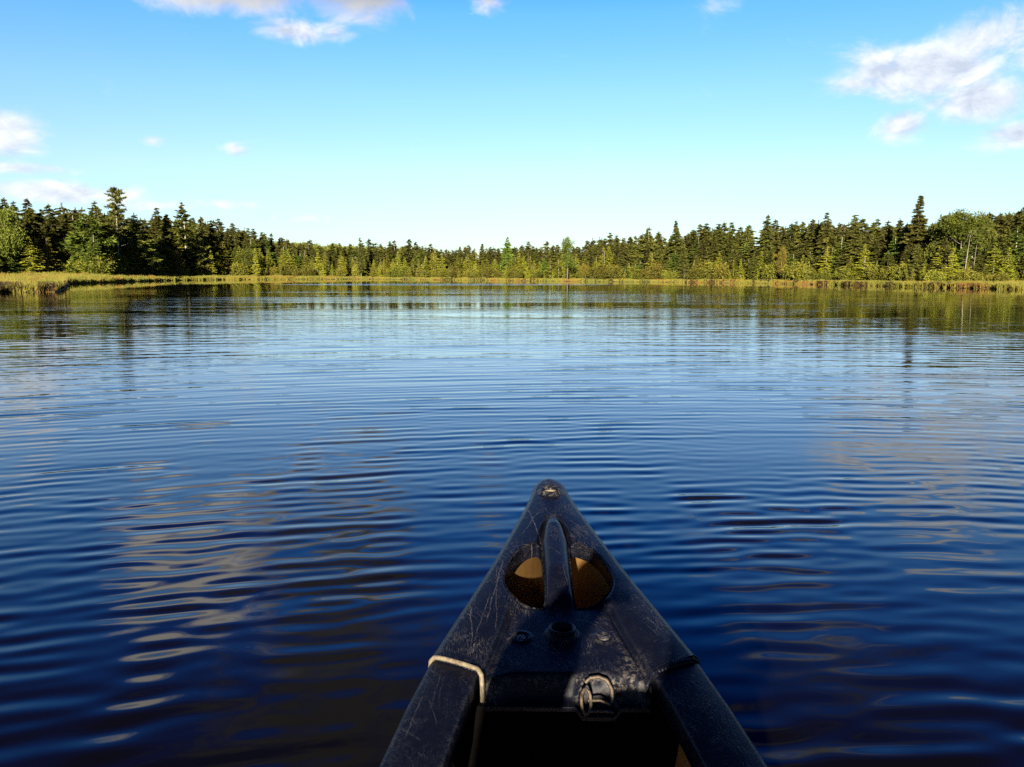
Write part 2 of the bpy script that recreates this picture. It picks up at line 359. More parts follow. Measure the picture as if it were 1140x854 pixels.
# ------------------------------------------------------------------ canoe
LINES = [(-.045, 1.405, -.022, 1.262, .0011, 1.2), (-.022, 1.40, -.056, 1.285, .0009, .9), (-.075, 1.24, -.03, 1.252, .0008, .8), (-.085, 1.20, -.105, 1.00, .0010, .9), (-.095, 1.18, -.090, .985, .0008, .7), (-.13, 1.06, -.12, .95, .0009, .9), (-.10, 1.09, -.118, .97, .0008, .7),
         (.03, 1.35, .062, 1.29, .0009, .8), (.02, 1.41, .05, 1.36, .0008, .7), (-.04, .975, -.005, .945, .0009, .8), (-.172, .86, -.182, .78, .0010, .9), (-.165, .85, -.150, .80, .0008, .7), (-.155, .90, -.16, .83, .0008, .8), (-.15, .895, -.152, .84, .0007, .7), (-.19, .80, -.165, .775, .0009, .8), (.01, 1.16, .014, 1.10, .0008, .6), (-.012, 1.22, .008, 1.19, .0008, .7)]
def plastic(name, base, wearcol, wear_gain=1.0, rough=.32):
    m, t, b = new_mat(name); tcn = t.node('ShaderNodeTexCoord'); P = tcn.outputs['Object']
    at = t.node('ShaderNodeAttribute', attribute_name='wear')
    dust = t.noise(P, 55, 7, .7)
    fine = t.noise(P, 420, 3, .7)
    def scr(rot, sc_, thr, seed):
        mp = t.node('ShaderNodeMapping'); t.l.new(P, mp.inputs[0]); mp.inputs['Rotation'].default_value = (0, 0, rot)
        mp2 = t.scale(mp.outputs[0], (1, .045, 1), (seed, seed * .7, 0)); n = t.noise(mp2, sc_, 2, .5, .12)
        ridge = t.m('ABSOLUTE', t.m('SUBTRACT', n, .5))
        gate = t.mapr(t.noise(t.scale(P, (1, 1, 1), (seed * 3, 0, 0)), 22, 3, .6), .48, .66, 0, 1, True)
        return t.m('MULTIPLY', t.mapr(ridge, 0, thr, 1, 0, True), gate)
    s1 = scr(.08, 210, .012, 1.3); s2 = scr(-.55, 130, .009, 4.1); s3 = scr(.9, 120, .007, 7.7); s4 = scr(-.1, 330, .014, 2.9)
    sc_all = t.m('MAXIMUM', t.m('MAXIMUM', s1, s2), t.m('MAXIMUM', s3, s4))
    haze_ = t.mapr(dust, .46, .80, 0, .07, True)
    spk = t.mapr(fine, .66, .76, 0, .75, True)
    worn = t.m('MULTIPLY', at.outputs['Fac'], t.mapr(t.noise(P, 130, 7, .8), .47, .64, 0, .9, True))
    big = t.mapr(t.noise(t.scale(P, (1, .6, 1), (5, 2, 0)), 9, 3, .55), .40, .62, .12, 1.25, True)
    sc_all = t.m('MULTIPLY', sc_all, big); spk = t.m('MULTIPLY', spk, big)
    sp = t.node('ShaderNodeSeparateXYZ'); t.l.new(P, sp.inputs[0])
    slowb = t.noise(P, 28, 2, .5)
    for (x0, y0, x1, y1, wd, am) in LINES:
        L_ = math.hypot(x1 - x0, y1 - y0); ux, uy = (x1 - x0) / L_, (y1 - y0) / L_
        rx = t.m('SUBTRACT', sp.outputs[0], x0); ry = t.m('SUBTRACT', sp.outputs[1], y0)
        al = t.m('ADD', t.m('MULTIPLY', rx, ux), t.m('MULTIPLY', ry, uy)); ac = t.m('ABSOLUTE', t.m('ADD', t.m('SUBTRACT', t.m('MULTIPLY', rx, uy), t.m('MULTIPLY', ry, ux)), t.m('ADD', t.m('MULTIPLY', t.m('SUBTRACT', dust, .5), .003), t.m('MULTIPLY', t.m('SUBTRACT', slowb, .5), .008))))
        mk = t.m('MULTIPLY', t.mapr(ac, wd * .4, wd, am, 0), t.mapr(t.m('ABSOLUTE', t.m('SUBTRACT', al, L_ / 2)), L_ / 2 * .75, L_ / 2, 1, 0, True))
        sc_all = t.m('MAXIMUM', sc_all, t.m('MULTIPLY', mk, t.mapr(t.noise(P, 150, 4, .7), .38, .58, .1, .85)))
    wsum = t.m('MAXIMUM', t.m('MAXIMUM', t.m('MULTIPLY', sc_all, .62 * wear_gain), t.m('MULTIPLY', t.m('ADD', spk, haze_), .55 * wear_gain)), worn, clamp=True)
    t.put(b.inputs['Base Color'], t.mix(wsum, base + (1,), wearcol + (1,)))
    t.put(b.inputs['Roughness'], t.m('ADD', rough, t.m('MULTIPLY', wsum, .45), clamp=True))
    b.inputs['Specular IOR Level'].default_value = .10
    bp = t.node('ShaderNodeBump'); bp.inputs['Strength'].default_value = .35; bp.inputs['Distance'].default_value = .0012
    t.put(bp.inputs['Height'], t.m('SUBTRACT', t.m('MULTIPLY', dust, .8), t.m('MULTIPLY', sc_all, .6))); t.l.new(bp.outputs[0], b.inputs['Normal'])
    return m
M['deck'] = plastic('worn_black_plastic', (.0045, .0055, .012), (.20, .175, .15), .9, .34)
M['rail'] = plastic('black_vinyl', (.004, .005, .011), (.13, .12, .12), .6, .34)
def simple(name, a, b_, sc_, rough, metal=0):
    m, t, b = new_mat(name); tcn = t.node('ShaderNodeTexCoord')
    t.put(b.inputs['Base Color'], t.ramp(t.noise(tcn.outputs['Object'], sc_, 5, .65), [(.35, a), (.68, b_)]))
    b.inputs['Roughness'].default_value = rough; b.inputs['Metallic'].default_value = metal; return m
M['hull'] = simple('dark_hull', (.010, .016, .014), (.020, .028, .024), 14, .35)
M['liner'] = simple('tan_liner', (.38, .19, .05), (.56, .32, .10), 18, .5)
M['bead'] = simple('worn_tan_edge', (.12, .09, .055), (.34, .27, .17), 130, .6)
M['bolt'] = simple('tarnished_steel', (.05, .045, .04), (.24, .21, .18), 160, .5, .5)
M['rust_metal'] = simple('dirty_brown_metal', (.03, .022, .013), (.20, .145, .09), 150, .55, .1)

canoe = empty('canoe', (CX0, 0, 0), CROT)
tag(canoe, 'dark canoe bow with scuffed black deck pointing out over the water', 'canoe')
def hull_mesh(inset, flip):
    n = 15; Vs = []; ST = S_ST if inset == 0 else S_ST[(S_ST > -.01) & (S_ST < 2 * MID + .01)]
    for s in ST:
        x, z = section(s, n, inset)
        left = np.stack([-x, np.full(n, 1.5 - s), z], 1); right = np.stack([x[-2::-1], np.full(n - 1, 1.5 - s), z[-2::-1]], 1)
        Vs.append(np.vstack([left, right]))
    Vs = np.array(Vs); m_, k = Vs.shape[:2]
    q = [(i * k + j, i * k + j + 1, (i + 1) * k + j + 1, (i + 1) * k + j) for i in range(m_ - 1) for j in range(k - 1)]
    q = np.array(q);
    if flip: q = q[:, ::-1]
    return Vs.reshape(-1, 3), q
v, q = hull_mesh(0, False); link('hull', mesh_np('hull', v, q, True), M['hull'], canoe)
v, q = hull_mesh(.009, True); link('inner_lining', mesh_np('inner_lining', v, q, True), M['liner'], canoe)

# gunwale rails: a swept cap profile each side
def rail(sgn):
    st = np.concatenate([np.linspace(.57, .95, 40), np.linspace(.98, 2 * MID - .57, 80)])
    Vs = []; W_ = []
    for s in st:
        wo = float(half_w(s)); zt = float(sheer(s)) - .004; wi = wo - .067
        prof = [(wo - .006, -.030), (wo + .0010, -.027), (wo + .0018, -.012), (wo + .0012, -.0045), (wo - .0015, -.0012), (wo - .006, .0006), (wo - .034, .002), (wi + .006, .0012), (wi + .002, .0002), (wi + .0005, -.003), (wi, -.015), (wi + .001, -.030), (wi + .005, -.032)]
        Vs.append([(sgn * a, 1.5 - s, zt + b_) for a, b_ in prof])
        W_.append([.1, .35, .55, .55, .42, .15, .03, .05, .3, .3, .1, 0, 0])
    Vs = np.array(Vs); m_, k = Vs.shape[:2]
    q = np.array([(i * k + j, i * k + j + 1, (i + 1) * k + j + 1, (i + 1) * k + j) for i in range(m_ - 1) for j in range(k - 1)])
    if sgn > 0: q = q[:, ::-1]
    me = mesh_np('gunwale', Vs.reshape(-1, 3), q, True); attr(me, 'wear', np.array(W_).ravel()); return link('gunwale', me, M['rail'], canoe)
rail(-1); rail(1)

# ---- bow deck: a moulded plate with wings over the gunwales, two hand holes and a carry bar
HOLE = np.array([(.238, .0235), (.250, .040), (.268, .057), (.290, .068), (.325, .0775), (.366, .083), (.392, .079), (.414, .070), (.430, .055), (.4365, .035), (.4365, .0205), (.34, .0225)])
def chaikin(p, n=2):
    for _ in range(n):
        q_ = np.roll(p, -1, 0); p = np.stack([.75 * p + .25 * q_, .25 * p + .75 * q_], 1).reshape(-1, 2)
    return p
HOLE = chaikin(HOLE, 2)
def in_poly(px, py, poly):
    r = np.zeros(px.shape, bool); n = len(poly); j = n - 1
    for i in range(n):
        xi, yi = poly[i]; xj, yj = poly[j]
        cnd = ((yi > py) != (yj > py)) & (px < (xj - xi) * (py - yi) / (yj - yi + 1e-12) + xi); r ^= cnd; j = i
    return r
def poly_dist(px, py, poly):
    best = np.full(px.shape, 1e9); bx = np.zeros(px.shape); by = np.zeros(px.shape); n = len(poly)
    for i in range(n):
        a, b_ = poly[i], poly[(i + 1) % n]; d = b_ - a; L2 = (d ** 2).sum()
        tt = np.clip(((px - a[0]) * d[0] + (py - a[1]) * d[1]) / L2, 0, 1); qx, qy = a[0] + tt * d[0], a[1] + tt * d[1]
        dd = np.hypot(px - qx, py - qy); mk = dd < best; best = np.where(mk, dd, best); bx = np.where(mk, qx, bx); by = np.where(mk, qy, by)
    return best, bx, by
def ss(x, a, b_): t_ = np.clip((x - a) / (b_ - a), 0, 1); return t_ * t_ * (3 - 2 * t_)
def t_in(s): return np.interp(s, [.38, .43, .48, .6, .65], [.060, .067, .0755, .1005, .111])
def bar_w(s): return np.interp(s, [.128, .135, .16, .2, .24, .45, .5], [0, .004, .011, .0175, .0215, .0195, .018])
sg = np.concatenate([np.linspace(-.0615, -.02, 34), np.linspace(-.0175, .616, 330)])
ug = np.sin(np.linspace(-1, 1, 231) * np.pi / 2 * .82) / math.sin(np.pi / 2 * .82)
S_, U_ = np.meshgrid(sg, ug, indexing='ij'); W_ = half_w(S_) + .0025; T_ = U_ * W_; A_ = np.abs(T_)
edge = W_ - A_
h = -.006 * np.clip(1 - edge / np.minimum(.012, W_ * .5), 0, 1) ** 2.2 + .003 * np.clip(1 - ((edge - .035) / .03) ** 2, 0, 1)
nose = np.hypot(S_ - .017, T_)
h += .004 * np.exp(-((nose - .0185) / .0045) ** 2) - .014 * ss(nose, .0145, .0105) + .003 * ss(nose, .022, .018)
ti = t_in(S_); insd = ss(ti - A_, 0.0, .007) * ss(S_, .415, .44)
h -= .009 * insd + .012 * np.exp(-((A_ - ti - .0005) / .0042) ** 2) * ss(S_, .42, .45)
bw = bar_w(S_); br = np.clip(A_ / np.maximum(bw, 1e-5), 0, 1)
bar = (.003 + .011 * ss(S_, .13, .19)) * np.sqrt(np.clip(1 - br ** 2.6, 0, 1)) * ss(S_, .128, .15) * (1 - .85 * ss(S_, .34, .45)) * (1 - ss(S_, .43, .462))
h += bar
grv = np.exp(-((A_ - bw - .004) / .0038) ** 2) * ss(S_, .128, .16) * (1 - ss(S_, .238, .252)); h -= .011 * grv
ring = np.hypot(S_ - .503, T_ * 1.0)
h += .008 * np.exp(-((ring - .0175) / .0033) ** 2) - .016 * ss(ring, .0145, .011)
for sgn in (-1, 1):
    rb = np.hypot(S_ - .511, T_ - sgn * .056); h += .0025 * np.exp(-((rb - .0115) / .003) ** 2) - .003 * ss(rb, .010, .008)
# rounded rear edge of the recessed plate and the small loop-shaped notch by the starboard corner
rear = .598 + .012 * ss(A_, .06, .098)
dn = np.hypot(S_ - .606, (T_ - .040) * .75)
h -= .028 * ss(S_, rear - .010, rear + .006) * (A_ < ti) + .012 * ss(dn, .024, .017) * (A_ < ti)
hd, hx, hy = poly_dist(S_, A_, HOLE)
hin = in_poly(S_, A_, HOLE)
h -= .0045 * np.clip(1 - hd / .006, 0, 1) ** 2 * (~hin)
lum = np.random.default_rng(5)
wear = .85 * np.clip(1 - hd / .004, 0, 1) * ss(.30 - S_, -.06, .05) * (~hin) + .35 * np.clip(1 - hd / .0035, 0, 1) * (~hin)
wear += .75 * np.exp(-((nose - .019) / .007) ** 2) + .35 * ss(.03 - S_, -.02, .06)
wear += .32 * np.clip(1 - edge / .006, 0, 1)
wear += 1.0 * np.exp(-(((S_ - .137) / .014) ** 2 + (T_ / .006) ** 2)) + .5 * np.exp(-((A_ - bw) / .0022) ** 2) * ss(S_, .13, .17) * (1 - ss(S_, .25, .28))
wear += .9 * np.exp(-(((S_ - .585) / .03) ** 2 + ((T_ - .084) / .016) ** 2)) + .55 * np.exp(-(((S_ - .602) / .02) ** 2 + ((T_ + .092) / .012) ** 2))
wear += .45 * np.exp(-((S_ - rear + .004) / .003) ** 2) * (A_ < ti) + .5 * np.exp(-(np.hypot(S_ - .511, A_ - .056) / .016) ** 2) + .8 * np.exp(-((dn - .019) / .003) ** 2) * (A_ < ti)
wear += .3 * np.exp(-((A_ - ti + .010) / .005) ** 2) * ss(S_, .44, .47)
# snap the rim of the hand holes on their outline
wend = (A_ > ti + .001) & (S_ > .571 + np.clip((.1725 - A_) / .068, 0, 1.3) * .033)
near = hin & (hd < .0028)
S2 = np.where(near, hx, S_); T2 = np.where(near, np.sign(T_) * hy, T_)
kill = (hin & ~near) | wend
Zd = sheer(S2) + h
Vd = np.stack([T2, 1.5 - S2, Zd], -1); m_, k = S_.shape
idx = np.arange(m_ * k).reshape(m_, k)
Q = np.stack([idx[:-1, :-1], idx[:-1, 1:], idx[1:, 1:], idx[1:, :-1]], -1).reshape(-1, 4)
Q = Q[~kill.ravel()[Q].any(1)]
me = mesh_np('bow_deck', Vd.reshape(-1, 3), Q, True); attr(me, 'wear', np.clip(wear, 0, 1).ravel())
bm = bmesh.new(); bm.from_mesh(me); wl = bm.verts.layers.float.get('wear')
bmesh.ops.delete(bm, geom=[v_ for v_ in bm.verts if not v_.link_faces], context='VERTS')
# turn every open edge down: outer lip, hole walls, rear flange
for step, dz, inn in ((0, -.006, 0), (1, -.018, 0)):
    be = [e for e in bm.edges if e.is_boundary]
    r_ = bmesh.ops.extrude_edge_only(bm, edges=be)
    for v_ in r_['geom']:
        if isinstance(v_, bmesh.types.BMVert): v_.co.z += dz * (.25 if v_.co.y < .93 and abs(v_.co.x) < .116 else 1); v_[wl] *= .5
for f_ in bm.faces: f_.smooth = True
bmesh.ops.recalc_face_normals(bm, faces=bm.faces)
bm.to_mesh(me); bm.free(); deck = link('bow_deck', me, M['deck'], canoe)
tag(deck, 'scuffed black moulded bow deck with two hand holes')

def deck_pt(s, t_, dz=0): return (t_, 1.5 - s, float(sheer(s)) + dz)
# worn pale edge of the deck moulding across the left gunwale
pp = [deck_pt(.574, -.1725, -.022), deck_pt(.572, -.1715, -.006), deck_pt(.573, -.166, .0005), deck_pt(.580, -.150, .002), deck_pt(.590, -.128, .002), deck_pt(.598, -.110, .001), deck_pt(.604, -.105, -.003), deck_pt(.611, -.1035, -.012), deck_pt(.614, -.103, -.032)]
pp = np.array(pp); tt = np.linspace(0, len(pp) - 1, 50); pp = np.stack([np.interp(tt, range(len(pp)), pp[:, i]) for i in range(3)], 1)
v, q = tube(pp, .0030, 10); tag(link('edge_bead', mesh_np('edge_bead', v, q, True), M['bead'], deck), 'worn tan edge bead at the left joint')
# black collar where the right wing ends
pp = [deck_pt(.566, .1735, -.024), deck_pt(.565, .172, -.006), deck_pt(.566, .166, .001), deck_pt(.575, .148, .002), deck_pt(.586, .124, .002), deck_pt(.594, .108, 0)]
pp = np.array(pp); tt = np.linspace(0, len(pp) - 1, 30); pp = np.stack([np.interp(tt, range(len(pp)), pp[:, i]) for i in range(3)], 1)
v, q = tube(pp, .0012, 10); link('edge_bead', mesh_np('edge_bead', v, q, True), M['rail'], deck)
v, q = tube([(math.cos(a) * .0168, math.sin(a) * .0168, 0) for a in np.linspace(0, 2 * math.pi, 41)], .0026, 8)
o = link('drain_ring', mesh_np('drain_ring', v, q, True), M['rail'], deck); o.location = deck_pt(.503, 0, -.0005)
# bolts
for sgn in (-1, 1):
    bm = bmesh.new()
    bmesh.ops.create_cone(bm, cap_ends=True, segments=24, radius1=.0085, radius2=.0060, depth=.0035)
    for k6 in range(2):
        r_ = bmesh.ops.create_cube(bm, size=1); bmesh.ops.scale(bm, vec=(.0085, .0018, .0016), verts=r_['verts'])
        bmesh.ops.rotate(bm, cent=(0, 0, 0), matrix=__import__('mathutils').Matrix.Rotation(R(25 + 90 * k6), 3, 'Z'), verts=r_['verts']); bmesh.ops.translate(bm, vec=(0, 0, .0021), verts=r_['verts'])
    o = bm_obj('bolt', bm, M['bolt'], deck, False); o.location = deck_pt(.511, sgn * .056, -.0095)
# drain bung in the nose and the small tie loop under the plate's edge
v, q = tube([(math.cos(a) * .0125, math.sin(a) * .0125, 0) for a in np.linspace(0, 2 * math.pi, 33)], .0022, 8)
o = link('grommet', mesh_np('grommet', v, q, True), M['bead'], deck); o.location = deck_pt(.017, 0, .0015)
lp = [deck_pt(.603, .024, -.013), deck_pt(.601, .030, -.008), deck_pt(.602, .040, -.006), deck_pt(.605, .050, -.008), deck_pt(.612, .056, -.016), deck_pt(.620, .056, -.028)]
lp = np.array(lp); tt = np.linspace(0, 5, 40); lp = np.stack([np.interp(tt, range(6), lp[:, i]) for i in range(3)], 1)
parts = [tube(lp, .0022, 8), tube([deck_pt(.625, .026, -.022), deck_pt(.627, .040, -.020), deck_pt(.626, .052, -.026)], .0016, 8), tube([deck_pt(.628, .026, -.034), deck_pt(.629, .042, -.033), deck_pt(.629, .056, -.034)], .0016, 8)]
v, q = joinm(parts); link('tie_loop', mesh_np('tie_loop', v, q, True), M['rust_metal'], deck)
th = np.linspace(0, 2 * np.pi, 25)
v, q = tube([deck_pt(.624 + .003 * math.cos(a), .0235 + .0055 * math.cos(a), -.024 + .0165 * math.sin(a)) for a in th], .002, 8)
link('ring', mesh_np('ring', v, q, True), M['rust_metal'], deck)

M['shade_black'] = simple('shade_panel_black', (.002, .002, .0025), (.005, .0045, .004), 40, .95)  # near-black for the added panel that keeps the bow cavity dark
M['shade_black'].node_tree.nodes['Principled BSDF'].inputs['Specular IOR Level'].default_value = 0
s_b = .585; x_, z_ = section(s_b, 15, .010); m_ = z_ < float(sheer(s_b)) - .034  # unseen panel, added below the deck to shut light out of the interior
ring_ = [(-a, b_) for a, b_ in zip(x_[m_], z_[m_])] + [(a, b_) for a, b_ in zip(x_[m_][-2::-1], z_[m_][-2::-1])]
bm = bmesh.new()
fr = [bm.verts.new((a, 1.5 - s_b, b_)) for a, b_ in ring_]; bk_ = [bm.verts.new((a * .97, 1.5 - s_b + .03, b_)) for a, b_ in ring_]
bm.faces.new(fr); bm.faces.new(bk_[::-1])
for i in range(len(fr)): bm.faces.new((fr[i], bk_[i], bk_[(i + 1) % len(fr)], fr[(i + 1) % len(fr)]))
bm_obj('shade_panel', bm, M['shade_black'], canoe, False)

# seat and thwart under and behind the photographer
M['ash'] = simple('varnished_ash', (.30, .17, .07), (.45, .28, .12), 30, .4)
def bar_box(x0, x1, y0, y1, z0, z1):
    bm = bmesh.new(); r_ = bmesh.ops.create_cube(bm, size=1)
    bmesh.ops.scale(bm, vec=(x1 - x0, y1 - y0, z1 - z0), verts=r_['verts']); bmesh.ops.translate(bm, vec=((x0 + x1) / 2, (y0 + y1) / 2, (z0 + z1) / 2), verts=r_['verts'])
    bmesh.ops.bevel(bm, geom=bm.edges[:], offset=.006, segments=2, affect='EDGES'); return bm
seat = bm_obj('seat', bar_box(-.345, .345, -.50, -.24, .225, .245), M['ash'], canoe, False)
bm_obj('thwart', bar_box(-.40, .40, -1.33, -1.26, .405, .425), M['ash'], canoe, False)

# ------------------------------------------------------------------ photographer seated behind the lens (casts the shade on the deck)
def skin(name, verts, edges, radii, mat, parent, sub=2, root=0):
    me = bpy.data.meshes.new(name); me.from_pydata(verts, edges, []); me.update()
    o = bpy.data.objects.new(name, me); COL.objects.link(o)
    md = o.modifiers.new('skin', 'SKIN'); md.use_smooth_shade = True
    sv = me.skin_vertices[0].data
    for i, r_ in enumerate(radii): sv[i].radius = (r_, r_) if not isinstance(r_, tuple) else r_
    sv[root].use_root = True
    s_ = o.modifiers.new('sub', 'SUBSURF'); s_.levels = sub; s_.render_levels = sub
    dg = bpy.context.evaluated_depsgraph_get(); ev = bpy.data.meshes.new_from_object(o.evaluated_get(dg))
    o.modifiers.clear(); o.data = ev; ev.materials.clear(); ev.materials.append(mat)
    for p in ev.polygons: p.use_smooth = True
    o.parent = parent; return o
M['skin'] = simple('skin', (.42, .24, .16), (.50, .30, .21), 20, .5)
M['shirt'] = simple('navy_fleece', (.015, .02, .04), (.03, .035, .06), 60, .9)
M['hair'] = simple('brown_hair', (.03, .018, .01), (.07, .04, .02), 120, .6)
M['black'] = simple('black_glass', (.01, .01, .012), (.015, .015, .018), 50, .2)
PX = .108; PZ = .25
def Lw(x, y, z): return ((x - PX) / 1.12, (y + .38) / 1.12, (z - PZ) / 1.12)
ARM = {-1: [Lw(-.155, -.246, .72), Lw(-.115, -.117, .884), Lw(-.043, -.044, .934), Lw(-.02, -.046, .958)], 1: [Lw(.36, -.246, .70), Lw(.275, -.117, .90), Lw(.195, -.044, 1.0), Lw(.17, -.024, 1.038)]}
per = empty('person', (PX, -.38, PZ)); per.scale = (1.12, 1.12, 1.12)
tag(per, 'seated photographer in a navy fleece raising a phone with both hands', 'person')
bodyv = [(0, 0, .10), (0, -.02, .24), (0, -.01, .40), (0, .0, .54), (0, .02, .62), (0, .045, .70), (0, .05, .80), (0, .045, .89)]
bodye = [(i, i + 1) for i in range(7)]; bodyr = [(.17, .13), (.155, .115), (.17, .12), (.15, .10), (.06, .06), (.055, .06), (.078, .095), (.055, .06)]
def limb(start, pts, rad):
    for p_, r_ in zip(pts, rad):
        bodyv.append(p_); bodyr.append(r_); bodye.append((start, len(bodyv) - 1)); start = len(bodyv) - 1
    return start
hands = []
for sgn in (-1, 1):
    h_ = limb(3, [(sgn * .19, .02, .53)] + ARM[sgn], [.062, .046, .036, .028, (.034, .020)])
    base = bodyv[h_]
    for fi in range(4):
        z0 = .045 - .006 * fi
        limb(h_, [(base[0] - sgn * .004, base[1] + .030, base[2] + .03 - .020 * fi), (base[0] - sgn * .024, base[1] + .045, base[2] + .032 - .021 * fi), (base[0] - sgn * .050, base[1] + .040, base[2] + .033 - .021 * fi)], [.010, .009, .008])
    limb(h_, [(base[0] - sgn * .006, base[1] - .02, base[2] - .004), (base[0] - sgn * .034, base[1] - .026, base[2] - .010)], [.011, .009])
    limb(0, [(sgn * .10, .08, .09), (sgn * .15, .45, .16), (sgn * .11, .62, -.18), (sgn * .11, .70, -.25), (sgn * .10, .82, -.255)], [.10, .075, .055, .045, .035])
body = skin('body', bodyv, bodye, bodyr, M['skin'], per)
fl_v = [(0, 0, .06), (0, -.02, .24), (0, -.01, .40), (0, .0, .54), (0, .02, .61)]; fl_e = [(i, i + 1) for i in range(4)]; fl_r = [(.20, .15), (.20, .14), (.205, .14), (.185, .10), .088]
bodyv, bodye, bodyr = fl_v, fl_e, fl_r
for sgn in (-1, 1): limb(3, [(sgn * .19, .02, .52)] + ARM[sgn][:2] + [tuple(.8 * a + .2 * b for a, b in zip(ARM[sgn][2], ARM[sgn][1]))], [.074, .058, .047, .040])
skin('jacket', fl_v, fl_e, fl_r, M['shirt'], per)
tr_v = [(0, 0, .08), (0, 0, .16)]; tr_e = [(0, 1)]; tr_r = [(.19, .15), (.18, .14)]; bodyv, bodye, bodyr = tr_v, tr_e, tr_r
for sgn in (-1, 1): limb(0, [(sgn * .10, .08, .09), (sgn * .15, .45, .16), (sgn * .11, .62, -.18), (sgn * .11, .69, -.24)], [.115, .088, .068, .062])
skin('trousers', tr_v, tr_e, tr_r, M['hair'], per)
def blob(name, c_, r_, mat, par, cut=None):
    bm = bmesh.new(); bmesh.ops.create_uvsphere(bm, u_segments=24, v_segments=16, radius=1)
    bmesh.ops.scale(bm, vec=r_, verts=bm.verts); bmesh.ops.translate(bm, vec=c_, verts=bm.verts)
    if cut: bmesh.ops.delete(bm, geom=[v_ for v_ in bm.verts if cut(v_.co)], context='VERTS')
    return bm_obj(name, bm, mat, par)
blob('hair', (0, .03, .84), (.086, .106, .10), M['hair'], per, lambda c_: c_.y > .08 and c_.z < .89)
for sgn in (-1, 1):
    blob('eye', (sgn * .032, .134, .815), (.012, .008, .008), M['black'], per); blob('ear', (sgn * .082, .05, .80), (.012, .022, .032), M['skin'], per)
hb = blob('hat', (0, .045, .885), (.098, .116, .075), M['hair'], per, lambda c_: c_.z < .87)
th = np.linspace(0, 2 * np.pi, 49); bm = bmesh.new()  # wide brim added to broaden the head's shadow on the deck
for z_ in (.872, .866):
    a_ = [bm.verts.new((.092 * math.cos(t_), .045 + .110 * math.sin(t_), z_)) for t_ in th[:-1]]; b_ = [bm.verts.new((.150 * math.cos(t_), .045 + .168 * math.sin(t_), z_ - .012)) for t_ in th[:-1]]
    for i in range(48): bm.faces.new((a_[i], b_[i], b_[(i + 1) % 48], a_[(i + 1) % 48]))
bm_obj('shade_brim', bm, M['hair'], hb)
blob('nose', (0, .145, .785), (.014, .018, .024), M['skin'], per); blob('mouth', (0, .135, .745), (.024, .008, .006), M['liner'], per)
ph = bm_obj('phone', bar_box(-.075, .075, -.006, .006, -.036, .036), M['black'], None, False); ph.location = (.065, -.012, 1.045)
tag(ph, 'black phone held up in both hands by the photographer', 'phone')

# ------------------------------------------------------------------ trees
class Tri:
    """collects leaf or needle triangles with a tone per vertex"""
    nb = (.8, .8, .8)
    def __init__(s, seed): s.g = np.random.default_rng(seed); s.V = []; s.T = []
    def sprays(s, P, D, L, Wd, tone, n=1, jit=.35, flat=.5):
        """at points P with directions D add n thin triangles each"""
        g = s.g; P = np.repeat(P, n, 0); D = np.repeat(D, n, 0); L = np.repeat(np.broadcast_to(L, (len(P) // n,)), n); tone = np.repeat(np.broadcast_to(tone, (len(P) // n,)), n)
        D = D + g.normal(0, jit, D.shape) * np.array([1, 1, flat]); D /= np.linalg.norm(D, axis=1)[:, None] + 1e-9
        L = L * g.uniform(.6, 1.25, len(P))
        N = g.normal(0, 1, D.shape) * np.array(s.nb); S = np.cross(D, N); S /= np.linalg.norm(S, axis=1)[:, None] + 1e-9
        a = P - S * (Wd * L)[:, None] * .5; b_ = P + S * (Wd * L)[:, None] * .5; c_ = P + D * L[:, None]
        s.V.append(np.stack([a, b_, c_], 1).reshape(-1, 3)); s.T.append(np.repeat(np.clip(tone + g.normal(0, .16, len(P)), 0, 1), 3))
    def mesh(s, name):
        V_ = np.concatenate(s.V); T_ = np.concatenate(s.T); me = mesh_np(name, V_, np.arange(len(V_)).reshape(-1, 3)); attr(me, 'tone', T_); return me
    def arrays(s): return np.concatenate(s.V), np.concatenate(s.T)

